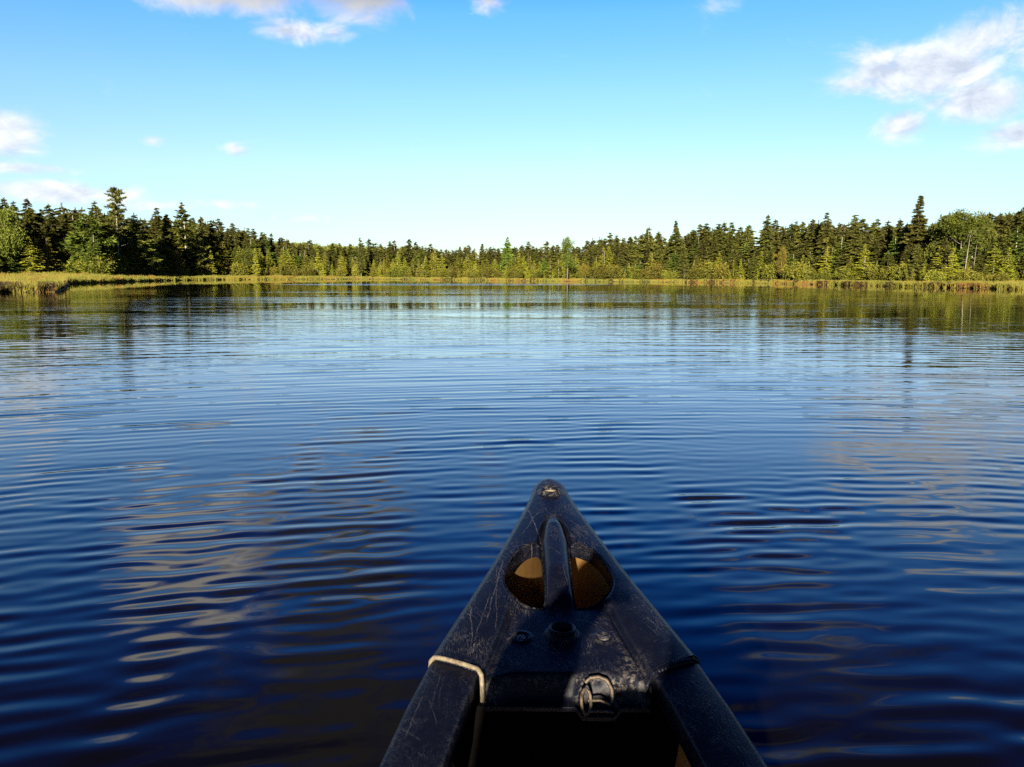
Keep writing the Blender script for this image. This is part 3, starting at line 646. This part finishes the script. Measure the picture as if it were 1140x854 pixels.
def conifer(seed, prof, whorls, nb, droop, dens=1.0, spr=.42, wdt=.5, gap=.08, upturn=.12, tone0=.45, z0=.08, fan=3, rag=.25):
    t = Tri(seed); g = t.g; px_, py_ = zip(*prof); z = z0
    step = (1 - z0) / whorls
    P, D, L, T_ = [], [], [], []
    off = np.cumsum(g.normal(0, .0035, (whorls + 2, 2)), 0)
    for i in range(whorls):
        zz_ = z0 + step * (i + g.uniform(-.3, .3)); R0 = np.interp(zz_, px_, py_) * g.uniform(1 - rag, 1 + rag)
        k_ = max(3, int(nb * g.uniform(.8, 1.2) * (1 if zz_ < .8 else .75))); a0 = g.uniform(0, 6.28)
        for b in range(k_):
            if g.random() < gap: continue
            a = a0 + b * 6.283 / k_ + g.normal(0, .22); L0 = R0 * g.uniform(.62, 1.18); d = np.array([math.cos(a), math.sin(a), 0])
            nn = max(3, int(3 + 6 * L0 / .2 * dens)); u = np.linspace(.18, 1, nn)
            dr = -droop * L0 * u + upturn * L0 * u ** 2.5 + g.normal(0, .012)
            pts = np.array([0, 0, zz_]) + d * (u * L0)[:, None] + np.stack([off[i, 0] + 0 * u, off[i, 1] + 0 * u, dr], 1)
            side = np.array([-d[1], d[0], 0])
            bt = np.clip(tone0 + g.normal(0, .16), 0, 1)
            for sg_ in (-1, 0, 1):
                dd = d * (.75 if sg_ else 1) + side * sg_ * .85 + np.array([0, 0, -.18 + .25 * g.random()])
                P.append(pts); D.append(np.repeat(dd[None], nn, 0)); L.append(np.full(nn, (.030 + spr * .12 * L0 / .15 * .5) * (1 if sg_ else .8)) * (1.15 - .45 * u)); T_.append(bt + .25 * u - .1)
    t.sprays(np.concatenate(P), np.concatenate(D), np.concatenate(L), wdt, np.concatenate(T_), fan, .38, .7)
    top = np.array([[off[-1, 0], off[-1, 1], z_] for z_ in np.linspace(.93, .99, 5)]); t.sprays(top, np.tile([0, 0, 1.0], (5, 1)), .025, .35, tone0, 6, .5)
    return t
def trunk_mesh(name, seed, hgt, r0, r1, limbs=0, lean=0.0, limb_l=.08, z_lo=.1, z_hi=.8, up=.1, limb_r=.22):
    g = np.random.default_rng(seed); n = 8; zs = np.linspace(-.02, hgt, n); cx_ = np.cumsum(g.normal(0, .003, n)) + lean * zs; cy_ = np.cumsum(g.normal(0, .003, n))
    pts = np.stack([cx_, cy_, zs], 1); parts = [tube(pts, np.linspace(r0, r1, n), 7)]
    for i in range(limbs):
        z_ = g.uniform(z_lo, z_hi); a = g.uniform(0, 6.28); l_ = limb_l * g.uniform(.4, 1.2) * (1.1 - z_); c0 = np.array([np.interp(z_, zs, cx_), np.interp(z_, zs, cy_), z_]); d = np.array([math.cos(a), math.sin(a), up + g.normal(0, .15)])
        rr_ = np.interp(z_, zs, np.linspace(r0, r1, n)) * limb_r
        parts.append(tube(np.array([c0, c0 + d * l_ * .5, c0 + d * l_ + np.array([0, 0, up * l_ * .4])]), [rr_, rr_ * .7, rr_ * .3], 4))
    v_, q_ = joinm(parts); return mesh_np(name, v_, q_, True)
def leafy(seed, cx_list, nclump, leaf, tone0=.5):
    """broad crown: leaf clumps on a few lobes"""
    t = Tri(seed); g = t.g; P, D, T_ = [], [], []
    for (c_, r_) in cx_list:
        for _ in range(nclump):
            v_ = g.normal(0, 1, 3); v_ /= np.linalg.norm(v_); rr_ = r_ * np.array([1, 1, .85]) * (g.random() ** .28) * (1 + .22 * math.sin(5 * v_[0] + 3 * v_[2] + seed))
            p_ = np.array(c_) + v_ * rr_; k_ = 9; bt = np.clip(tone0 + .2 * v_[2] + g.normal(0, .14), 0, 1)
            P.append(p_ + g.normal(0, leaf * 1.1, (k_, 3))); D.append(np.tile(v_ + np.array([0, 0, -.2]), (k_, 1))); T_.append(np.full(k_, bt))
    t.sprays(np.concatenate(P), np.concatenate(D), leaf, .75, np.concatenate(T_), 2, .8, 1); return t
SPR = [(.05, .12), (.25, .165), (.5, .14), (.72, .095), (.82, .075), (.9, .055), (.97, .025), (1, .008)]
SPRN = [(.05, .10), (.3, .125), (.55, .10), (.72, .062), (.80, .055), (.88, .062), (.94, .05), (1, .01)]   # club-topped
SPIRE = [(.05, .17), (.3, .16), (.6, .115), (.8, .06), (.92, .03), (1, .004)]
LAR = [(.02, .12), (.2, .185), (.45, .15), (.7, .09), (.88, .045), (1, .008)]
FIR = [(.05, .22), (.3, .22), (.55, .17), (.75, .115), (.9, .05), (1, .006)]
PIN = [(.0, .14), (.25, .24), (.5, .25), (.7, .21), (.85, .13), (.95, .07), (1, .03)]
LIB = {}
def add_kind(k, crowns, trunks, cm, tm): LIB[k] = (crowns, trunks, cm, tm)
add_kind('spruce', [conifer(10 + i, SPR, 30 + i % 3 * 2, 7, .35 + .1 * (i % 3), gap=.10, rag=.28).mesh('crown') for i in range(5)], [trunk_mesh('trunk', 10 + i, .98, .016, .002, 8) for i in range(5)], M['spruce'], M['bark'])
add_kind('club_spruce', [conifer(30 + i, SPRN, 32, 6, .45, gap=.14, rag=.35, z0=.16).mesh('crown') for i in range(5)], [trunk_mesh('trunk', 30 + i, .98, .015, .002, 14, limb_l=.1) for i in range(5)], M['spruce'], M['bark'])
add_kind('tall_bare_spruce', [conifer(50 + i, [(.35, .10), (.5, .15), (.7, .13), (.85, .085), (1, .01)], 20, 7, .35, gap=.1, rag=.32, z0=.42).mesh('crown') for i in range(3)], [trunk_mesh('trunk', 50 + i, .98, .012, .003, 22, limb_l=.14, z_lo=.12, z_hi=.5) for i in range(3)], M['spruce'], M['palebark'])
add_kind('spire', [conifer(70 + i, SPIRE, 40, 8, .30, gap=.04, rag=.16).mesh('crown') for i in range(2)], [trunk_mesh('trunk', 70 + i, .98, .016, .002, 6) for i in range(2)], M['spruce'], M['bark'])
add_kind('larch', [conifer(90 + i, LAR, 26, 6, .10, dens=.75, spr=.36, wdt=.42, gap=.16, upturn=.05, tone0=.5, z0=.05, rag=.3).mesh('crown') for i in range(5)], [trunk_mesh('trunk', 90 + i, .97, .014, .002, 16, limb_l=.14, up=.05) for i in range(5)], M['larch'], M['palebark'])
add_kind('fir', [conifer(110 + i, FIR, 24, 7, .08, gap=.08, spr=.5, upturn=.16, rag=.22, z0=.1, fan=3).mesh('crown') for i in range(3)], [trunk_mesh('trunk', 110 + i, .98, .018, .003, 8) for i in range(3)], M['fir'], M['palebark'])
add_kind('pine', [conifer(130 + i, PIN, 14, 6, -.18, dens=1.0, spr=.75, wdt=.38, gap=.14, upturn=.10, tone0=.5, z0=.16, fan=4, rag=.3).mesh('crown') for i in range(3)], [trunk_mesh('trunk', 130 + i, .97, .022, .004, 10) for i in range(3)], M['pine'], M['bark'])
LOBES = [[((0, 0, .66), .26), ((.16, .05, .52), .2), ((-.17, -.04, .55), .2), ((0, .1, .84), .16), ((.05, -.14, .42), .18)],
         [((0, 0, .72), .2), ((.1, -.06, .55), .18), ((-.1, .05, .5), .19), ((.02, .05, .86), .13), ((.0, -.08, .34), .17)],
         [((-.08, 0, .7), .22), ((.15, 0, .66), .2), ((.02, .1, .82), .17), ((-.2, .02, .5), .16), ((.2, .05, .45), .17), ((0, -.1, .4), .2)]]
def broad_trunk(i): return trunk_mesh('trunk', 200 + i, .75, .02, .006, 16, limb_l=.36, z_lo=.2, z_hi=.7, up=.7, limb_r=.4)
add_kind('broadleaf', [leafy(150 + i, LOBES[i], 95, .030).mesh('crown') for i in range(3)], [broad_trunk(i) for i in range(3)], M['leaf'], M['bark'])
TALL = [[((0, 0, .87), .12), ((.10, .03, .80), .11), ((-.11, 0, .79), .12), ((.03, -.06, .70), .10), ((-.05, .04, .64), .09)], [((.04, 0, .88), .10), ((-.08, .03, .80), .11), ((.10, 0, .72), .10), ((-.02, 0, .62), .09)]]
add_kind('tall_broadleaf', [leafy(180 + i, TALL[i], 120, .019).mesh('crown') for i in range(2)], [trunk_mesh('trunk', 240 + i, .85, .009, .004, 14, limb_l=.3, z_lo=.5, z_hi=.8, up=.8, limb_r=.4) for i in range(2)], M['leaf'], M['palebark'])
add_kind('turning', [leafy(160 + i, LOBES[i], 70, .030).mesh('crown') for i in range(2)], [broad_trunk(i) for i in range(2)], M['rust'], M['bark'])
SHL = [[((0, 0, .5), .42), ((.35, .1, .38), .32), ((-.35, 0, .36), .32)], [((0, 0, .55), .36), ((.2, 0, .3), .34), ((-.28, .05, .4), .3)], [((-.1, 0, .6), .33), ((.15, 0, .4), .38)]]
add_kind('bush', [leafy(170 + i, SHL[i], 55, .07).mesh('foliage') for i in range(3)], [trunk_mesh('stem', 170 + i, .6, .03, .01, 9, limb_l=.5, up=.8, z_lo=.05, z_hi=.4) for i in range(3)], M['shrub'], M['bark'])
add_kind('snag', [None] * 4, [trunk_mesh('trunk', 190 + i, 1.0, .022, .004, [26, 12, 34, 6][i], lean=[.0, .03, -.02, .05][i], limb_l=.2, z_lo=.25, z_hi=.95, up=-.05) for i in range(4)], None, M['deadwood'])
# one special: the ragged tall pine with a bare trunk and a few tufts on top
tp = Tri(77); g = tp.g; P, D, L, T_ = [], [], [], []
TUFT = [(.99, .5, .035), (.985, 2.2, .04), (.965, 4.2, .06), (.955, .2, .085), (.95, 3.0, .05), (.93, 3.3, .09), (.92, .1, .11), (.90, 1.3, .06), (.875, 3.1, .13), (.865, 2.9, .11), (.86, .15, .08), (.84, 2.8, .07), (.82, .1, .06), (.80, 3.3, .085), (.79, .3, .08)]
TUFT += [(z_, g.uniform(0, 6.28), g.uniform(.07, .15) * (1 if z_ < .72 else .75)) for z_ in np.linspace(.40, .78, 48)]
TUFT += [(z_, g.uniform(0, 6.28), g.uniform(.025, .05)) for z_ in np.linspace(.78, .97, 12)]
for (z_, a, l_) in TUFT:
    d = np.array([math.cos(a), math.sin(a) * .8, .12]); u = np.linspace(.12, 1, 6)
    p_ = np.array([0, 0, z_]) + d * (u * l_)[:, None]; P.append(p_); D.append(np.tile(d + [0, 0, .2], (6, 1))); L.append(np.full(6, .036)); T_.append(np.full(6, g.uniform(.2, .6)))
tp.sprays(np.concatenate(P), np.concatenate(D), np.concatenate(L), .42, np.concatenate(T_), 8, .75, .8)
add_kind('tufted_pine', [tp.mesh('crown')], [trunk_mesh('trunk', 77, .99, .011, .002, 12, limb_l=.2, z_lo=.3, z_hi=.95)], M['spruce'], M['palebark'])
# and the round topped one on a thin stem
add_kind('lollipop', [leafy(88, [((0, 0, .86), .115), ((.0, 0, .75), .09), ((.02, 0, .52), .1), ((-.05, 0, .4), .12)], 80, .018).mesh('crown')], [trunk_mesh('trunk', 88, .95, .014, .004, 8, limb_l=.08)], M['fir'], M['bark'])

rnd = random.Random(11)
GEO = {k: set() for k in LIB}
def pick_trunk(k, i):
    me = LIB[k][1][i]
    if not me.materials: me.materials.append(LIB[k][3])
    return me
def plant(kind, px, top, off, name, label, cat, group=None, wid=1.0, lean=0.0, parts=True, var=None):
    """a tree whose foot stands `off` metres inland of the water's edge in direction px and which is as tall as it looks there"""
    rx, ry, _ = ray(px, top); a = math.atan2(rx, ry); r_ = float(shore_r(a)) + off; x, y = r_ * math.sin(a), r_ * math.cos(a)
    z = float(ground_z(np.array(a), np.array(float(off)))) - .03
    hgt = at_depth(px, top, y)[2] - z
    if hgt < .25: return None
    crowns, trunks, cm, tm = LIB[kind]; i = rnd.randrange(len(trunks)) if var is None else var
    rz = rnd.uniform(0, 6.28); ws = (.5 if kind == 'snag' else wid) * rnd.uniform(.88, 1.15); sc3 = (hgt * ws, hgt * ws, hgt)
    e = empty(name, (x, y, z), rz); e.scale = sc3; e.rotation_euler = (rnd.gauss(0, .02), rnd.gauss(0, .02) + lean, rz)
    tag(e, label, cat, group)
    tn = 'stem' if kind == 'bush' else 'trunk'; link(tn, pick_trunk(kind, i), None, e)
    if kind == 'snag':
        return e
    me = crowns[i]
    if not me.materials: me.materials.append(cm)
    link('foliage' if kind == 'bush' else 'crown', me, None, e); return e

# --- the trees one can pick out
U_ = [
    ('tufted_pine', 126, 209.5, 19, 'white_pine', 'tallest pine on the left shore, bare pale trunk and ragged tufted top', 'tree', 1.0, 0),
    ('fir', 205, 225.5, 15, 'balsam_fir', 'tall pointed green fir standing above the dark spruces of the left shore', 'tree', 1.0, 0),
    ('pine', 97, 238, 14, 'white_pine', 'bushy bright green pine left of the tall bare-trunked pine', 'tree', 1.1, 0),
    ('fir', 152, 237, 14, 'white_pine', 'layered bright green pine right of the tall bare-trunked pine', 'tree', 1.15, 1),
    ('broadleaf', 4, 229, 16, 'broadleaf_tree', 'green broadleaf tree cut by the left edge of the photo', 'tree', .6, 0),
    ('spire', 1025, 218, 24, 'spruce_tree', 'tall pointed spruce rising alone above the right shore wood', 'tree', 1.2, 0),
    ('fir', 565, 262.5, 26, 'balsam_fir', 'dark broad evergreen standing higher than the middle of the far shore', 'tree', .85, 1),
    ('lollipop', 632, 262.5, 10, 'pine_tree', 'slim tree with a round tufted top on the far shore', 'tree', 1.0, 0),
    ('tall_broadleaf', 1076, 233.5, 22, 'broadleaf_tree', 'round crowned broadleaf tree with bare leaning trunk on the right shore', 'tree', 1.3, 0),
    ('broadleaf', 1056, 240, 23, 'broadleaf_tree', 'pale green broadleaf tree between the pointed spruce and the round crown', 'tree', .7, 1),
    ('broadleaf', 1098, 235, 26, 'broadleaf_tree', 'rounded yellow-green tree crown between the round crown and the right edge', 'tree', .55, 0),
    ('tall_bare_spruce', 724, 252.5, 24, 'spruce_tree', 'broad topped spruce with bare lower trunk, left of the tall pointed one', 'tree', 1.1, 0),
    ('spire', 755, 246.5, 22, 'spruce_tree', 'pointed layered spruce at the start of the right shore wood', 'tree', .95, 1),
    ('club_spruce', 401, 264.5, 9, 'spruce_tree', 'thin club topped spruce poking above the far shore wood', 'tree', .8, 0),
    ('spruce', 921, 237, 22, 'spruce_tree', 'full topped spruce standing highest between the middle and the pointed spruce', 'tree', 1.0, 2),
    ('spruce', 853, 239.5, 22, 'spruce_tree', 'narrow topped dark spruce beside a taller full one on the right shore', 'tree', 1.0, 0),
    ('larch', 283, 276, 6, 'tamarack', 'slim bright yellow-green tamarack standing alone before dark spruces', 'tree', .8, 0),
    ('larch', 233, 276, 7, 'tamarack', 'brownish tamarack before the dark spruces right of the tall fir', 'tree', .9, 1),
    ('snag', 6, 262, 14, 'dead_tree', 'bare pale dead tree at the left edge of the shore', 'tree', 1.0, 0),
    ('snag', 10, 265, 15, 'dead_tree', 'bare branchy dead tree second from the left edge', 'tree', 1.0, 2),
    ('snag', 1077, 256, 20, 'dead_tree', 'tall bare pale trunk below the round crown on the right shore', 'tree', .55, 3),
    ('snag', 1049, 286, 9, 'dead_tree', 'short pale dead stump standing left of the leaning bare trunk', 'tree', 1.0, 1),
    ('snag', 1085, 272, 10, 'dead_tree', 'short bare trunk right of the tall leaning pale trunk', 'tree', .8, 1),
    ('snag', 398, 297, 4, 'dead_tree', 'small pale dead pole at the far shore before tamaracks', 'tree', 1.0, 3),
    ('snag', 263, 293, 4, 'dead_tree', 'small pale dead pole before the dark spruces of the left shore', 'tree', 1.0, 3),
    ('snag', 375, 298, 3, 'dead_tree', 'short pale stub at the edge of the left tamaracks', 'tree', 1.0, 3),
    ('turning', 195, 279, 9, 'turning_tree', 'rust coloured small tree below the tall pointed fir', 'tree', .8, 0),
    ('turning', 871, 275, 14, 'turning_tree', 'orange tinged small tree amid the dark spruces of the right shore', 'tree', .5, 1),
]
for k, px, top, off, nm, lb, ct, wd, vr in U_:
    plant(k, px, top, float(bank(px)) + (1.0 if k == 'snag' else (off - 14) * .35 - .3), nm, lb, ct, None, wd, lean=(.06 if 'leaning' in lb else 0), var=vr)

# --- the wood: skyline heights read off the place
SKY = np.array([(-160, 222), (0, 226), (20, 221), (45, 229), (60, 232), (75, 226), (85, 222), (95, 229), (108, 226), (126, 226), (140, 236), (155, 240), (170, 233), (185, 239), (205, 240), (225, 238), (240, 243), (255, 250), (263, 248), (275, 254), (295, 258), (320, 265),
                (340, 269), (380, 272), (400, 269), (425, 268), (445, 270), (465, 268), (478, 271), (500, 273), (535, 274), (565, 270), (595, 271), (630, 271), (645, 272), (668, 261), (680, 258), (700, 262), (724, 257), (745, 260), (755, 254), (770, 253), (795, 247), (815, 251), (840, 247),
                (853, 245), (880, 247), (905, 242), (921, 242), (940, 244), (955, 241), (980, 247), (1003, 241), (1025, 240), (1040, 240), (1057, 240), (1075, 237), (1100, 235), (1120, 230), (1140, 226), (1300, 222)], float)
def skyl(px): return float(np.interp(px, SKY[:, 0], SKY[:, 1]))
def sector(px): return 'left' if px < 290 else ('far' if px < 655 else 'right')
GRP = {'left': ('on the left shore behind the yellow sedge', 'of the left shore'), 'far': ('in the low wood on the far shore', 'of the far shore'), 'right': ('in the tall wood on the right shore', 'of the right shore')}
def lab(kind, px):
    a_, b_ = GRP[sector(px)]
    T = {'spruce': ('dark green spruce ' + a_ + ', one of many alike', 'dark spruces ' + b_), 'club_spruce': ('thin club topped spruce ' + a_, 'club topped spruces ' + b_),
         'tall_bare_spruce': ('spruce with bare pale lower trunk ' + a_, 'bare trunked spruces ' + b_), 'spire': ('pointed full spruce ' + a_, 'pointed spruces ' + b_),
         'larch': ('small yellow-green tamarack at the front edge ' + a_.replace('in the', 'of the').replace('on the', 'of the'), 'tamaracks ' + b_), 'tall_broadleaf': ('tall leafy tree with a high round crown ' + a_, 'tall broadleaf trees ' + b_), 'broadleaf': ('round leafy green tree ' + a_, 'broadleaf trees ' + b_),
         'pine': ('bushy layered green pine ' + a_, 'pines ' + b_), 'fir': ('pale green fir ' + a_, 'firs ' + b_), 'bush': ('low green bush at the foot of the trees ' + b_, 'bushes ' + b_), 'turning': ('small rust coloured tree ' + a_, 'rust coloured trees ' + b_), 'snag': ('bare pale dead stem ' + a_, 'dead stems ' + b_)}
    return T[kind]
NAME = {'spruce': 'spruce_tree', 'club_spruce': 'spruce_tree', 'tall_bare_spruce': 'spruce_tree', 'spire': 'spruce_tree', 'larch': 'tamarack', 'broadleaf': 'broadleaf_tree', 'tall_broadleaf': 'broadleaf_tree', 'pine': 'white_pine', 'fir': 'balsam_fir', 'bush': 'bush', 'turning': 'turning_tree', 'snag': 'dead_tree'}
def scatter(kinds, x0, x1, step, drop, offs, wid=1.0, jit=.5):
    px = x0
    while px < x1:
        q_ = px + rnd.uniform(-jit, jit) * step; k = rnd.choices([k_ for k_, _ in kinds], [w_ for _, w_ in kinds])[0]
        base = skyl(q_); foot = float(np.interp(q_, SH[:, 0], SH[:, 1])) - 7; d = drop(q_)
        top = base + (foot - base) * d; l_, g_ = lab(k, q_)
        b_ = float(bank(q_)); plant(k, q_, top, b_ + rnd.uniform(*offs), NAME[k], l_, 'bush' if k == 'bush' else 'tree', g_, wid)
        px += step
DARK = [('spruce', 6), ('club_spruce', 4), ('tall_bare_spruce', 1.3), ('spire', .7)]
# back rows
scatter(DARK, -70, 290, 7.2, lambda p: max(-.05, rnd.gauss(.06, .07)), (5, 9), 1.15)
scatter(DARK + [('broadleaf', .25)], 290, 655, 7.2, lambda p: max(-.08, rnd.gauss(.08, .09)), (8, 14), 1.3)
scatter(DARK + [('tall_broadleaf', .3)], 655, 1200, 7.5, lambda p: max(-.05, rnd.gauss(.06, .07)), (5, 9), 1.25)
# middle rows
scatter(DARK + [('fir', 2), ('larch', 1)], -70, 290, 11, lambda p: rnd.uniform(.14, .42), (2, 5), 1.2)
scatter(DARK + [('fir', 1.5), ('larch', 3)], 290, 655, 10, lambda p: rnd.uniform(.14, .4), (4, 8), 1.3)
scatter(DARK + [('fir', 1.5)], 655, 1200, 11, lambda p: rnd.uniform(.12, .40), (2, 5), 1.25)
# front: young tamaracks, firs and bushes
scatter([('larch', 5), ('fir', 3), ('broadleaf', .6)], -70, 290, 7.0, lambda p: rnd.uniform(.36, .74), (-.5, 2.0), 1.35)
scatter([('larch', 6), ('fir', .4)], 290, 690, 6.0, lambda p: rnd.uniform(.3, .62), (1.0, 4), 1.3)
scatter([('larch', 2.4), ('spruce', 2), ('fir', 1.6), ('broadleaf', .2), ('turning', .2)], 690, 1200, 6.8, lambda p: rnd.uniform(.42, .75), (0, 2.5), 1.3)
scatter([('bush', 4), ('larch', 3), ('snag', .5), ('turning', .2)], -70, 1200, 8, lambda p: rnd.uniform(.66, .88), (-1.2, .8), 1.0)

# --- the deep wood behind, one mass
def wood(name, label, items, libs, mat):
    Vs, Ts = [], []
    for (x, y, z, hgt, ws, kk) in items:
        v_, t_ = libs[kk % len(libs)]; a = rnd.uniform(0, 6.28); c_, s_ = math.cos(a), math.sin(a)
        w_ = v_ * np.array([hgt * ws, hgt * ws, hgt]); Vs.append(np.stack([w_[:, 0] * c_ - w_[:, 1] * s_ + x, w_[:, 0] * s_ + w_[:, 1] * c_ + y, w_[:, 2] + z], 1)); Ts.append(np.clip(t_ + rnd.gauss(0, .12), 0, 1))
    V_ = np.concatenate(Vs); me = mesh_np(name, V_, np.arange(len(V_)).reshape(-1, 3)); attr(me, 'tone', np.concatenate(Ts))
    return tag(link(name, me, mat), label, 'wood', kind='stuff')
lo = [conifer(300 + i, SPR, 18, 6, .4, dens=.5, spr=.75, wdt=.7, fan=2, rag=.3).arrays() for i in range(4)]
lob = [leafy(320 + i, LOBES[i], 36, .055).arrays() for i in range(3)]
items = []
for _ in range(620):
    q_ = rnd.uniform(-260, 1400); a = float(px_az(q_)); off = float(bank(q_)) + rnd.uniform(9, 26); r_ = float(shore_r(a)) + off; y = r_ * math.cos(a)
    z = float(ground_z(np.array(a), np.array(off))); base = skyl(q_); top = base + (303 - base) * max(0, rnd.gauss(.13, .06))
    hgt = at_depth(q_, top, y)[2] - z
    if hgt > 1: items.append((r_ * math.sin(a), y, z - .1, hgt, rnd.uniform(1.0, 1.5), rnd.randrange(9)))
for _ in range(420):
    q_ = rnd.choice([rnd.uniform(-760, -75), rnd.uniform(1205, 1950)]); a = float(px_az(q_)); off = float(bank(q_)) + rnd.uniform(0, 24); r_ = float(shore_r(a)) + off
    items.append((r_ * math.sin(a), r_ * math.cos(a), float(ground_z(np.array(a), np.array(off))) - .1, rnd.uniform(4, 8), rnd.uniform(1.0, 1.4), rnd.randrange(9)))
wood('wood', 'deep dark spruce wood behind the shore trees', items, lo, M['spruce'])
items = []
for _ in range(1200):
    q_ = rnd.choice([rnd.uniform(270, 470), rnd.uniform(1060, 1700), rnd.uniform(-650, 60)]); a = float(px_az(q_)); off = rnd.uniform(55, 190); r_ = float(shore_r(a)) + off
    z = float(ground_z(np.array(a), np.array(off))); items.append((r_ * math.sin(a), r_ * math.cos(a), z - .2, rnd.uniform(4.0, 6.5), rnd.uniform(1.0, 1.4), rnd.randrange(9)))
wood('hill_wood', 'leafy green wood covering the low hills behind the pond', items, lob, M['leaf'])

# ------------------------------------------------------------------ sedge and heath along the bank
def bank_points(n, x0, x1, lo_, hi_, near=1.0, seed=1):
    g = np.random.default_rng(seed); px = g.uniform(x0, x1, n); a = px_az(px); b_ = bank(px)
    off = lo_ + (hi_ * b_ - lo_) * g.random(n) ** near; r_ = shore_r(a) + off
    return g, px, a, off, np.stack([r_ * np.sin(a), r_ * np.cos(a), ground_z(a, off) - .02], 1), r_
def blades(n, x0, x1, lo_, hi_, hgt, near, seed, wpx=.0007):
    g, px, a, off, P, r_ = bank_points(n, x0, x1, lo_, hi_, near, seed)
    gh = np.interp(px, [-100, 60, 90, 200, 300, 450, 700, 950, 1140], hgt); tuft = .72 + .35 * np.sin(P[:, 0] * 1.9 + 2 * np.sin(P[:, 1] * 1.3)) * np.sin(P[:, 1] * 1.1 + P[:, 0] * .4)
    H_ = gh * tuft * g.uniform(.55, 1.2, n); lean = g.normal(0, .22, (n, 2)); wd = np.maximum(.012, r_ * wpx) * g.uniform(.6, 1.3, n)
    th = g.uniform(-.6, .6, n); S = np.stack([np.cos(th), np.sin(th), 0 * th], 1) * wd[:, None] * .5
    tip = P + np.stack([lean[:, 0] * H_, lean[:, 1] * H_, H_], 1); mid = P + (tip - P) * .5 + np.array([0, 0, .08]) * H_[:, None]
    V_ = np.stack([P - S, P + S, mid + S * .8, mid - S * .8, tip], 1).reshape(-1, 3)
    b0 = np.arange(n) * 5; Fq = np.concatenate([np.stack([b0, b0 + 1, b0 + 2], 1), np.stack([b0, b0 + 2, b0 + 3], 1), np.stack([b0 + 3, b0 + 2, b0 + 4], 1)])
    return V_, Fq, np.repeat(g.random(n), 5) * np.tile([.2, .2, .7, .7, 1.0], n)
parts = [blades(24000, -760, -120, -.1, 1.1, [.5] * 9, 1.0, 11), blades(24000, 1280, 1950, -.1, 1.1, [.4] * 9, 1.0, 12), blades(60000, -120, 66, -.25, 1.15, [.46, .46, .46, .42, .5, .4, .4, .42, .42], 1.0, 1), blades(50000, 66, 330, -.15, 1.2, [.7, .7, .6, .45, .38, .3, .3, .3, .3], 1.1, 2),
         blades(40000, 330, 760, -.15, 1.3, [.5, .5, .5, .5, .35, .26, .24, .24, .26], 1.0, 3), blades(70000, 760, 1280, -.2, 1.2, [.5, .5, .5, .5, .35, .26, .24, .30, .36], 1.0, 4)]
o_ = 0; Vs, Fs, Ts = [], [], []
for v_, f_, t_ in parts: Vs.append(v_); Fs.append(f_ + o_); Ts.append(t_); o_ += len(v_)
me = mesh_np('sedge', np.concatenate(Vs), np.concatenate(Fs)); attr(me, 'tone', np.concatenate(Ts))
tag(link('sedge', me, M['sedge']), 'golden and olive sedge growing along the water edge', 'sedge', kind='stuff')
t = Tri(400)
for (n, x0, x1, lo_, hi_, near, sz, seed) in [(2600, -120, 70, -.15, .12, 1.0, .34, 5), (900, -120, 330, .5, 1.0, 1.0, .34, 6), (3500, 66, 760, -.1, .25, 1.2, .22, 7), (3600, 760, 1280, -.15, .2, 1.2, .24, 8), (1200, 800, 1280, .5, 1.0, 1.0, .25, 9)]:
    g, px, a, off, P, r_ = bank_points(n, x0, x1, lo_, hi_, near, seed)
    nd = np.sort(g.uniform(-150, 1300, 260)); keep = np.interp(px, nd, g.normal(0, 1, 260)) + g.normal(0, .4, n) > .25; P = P[keep]
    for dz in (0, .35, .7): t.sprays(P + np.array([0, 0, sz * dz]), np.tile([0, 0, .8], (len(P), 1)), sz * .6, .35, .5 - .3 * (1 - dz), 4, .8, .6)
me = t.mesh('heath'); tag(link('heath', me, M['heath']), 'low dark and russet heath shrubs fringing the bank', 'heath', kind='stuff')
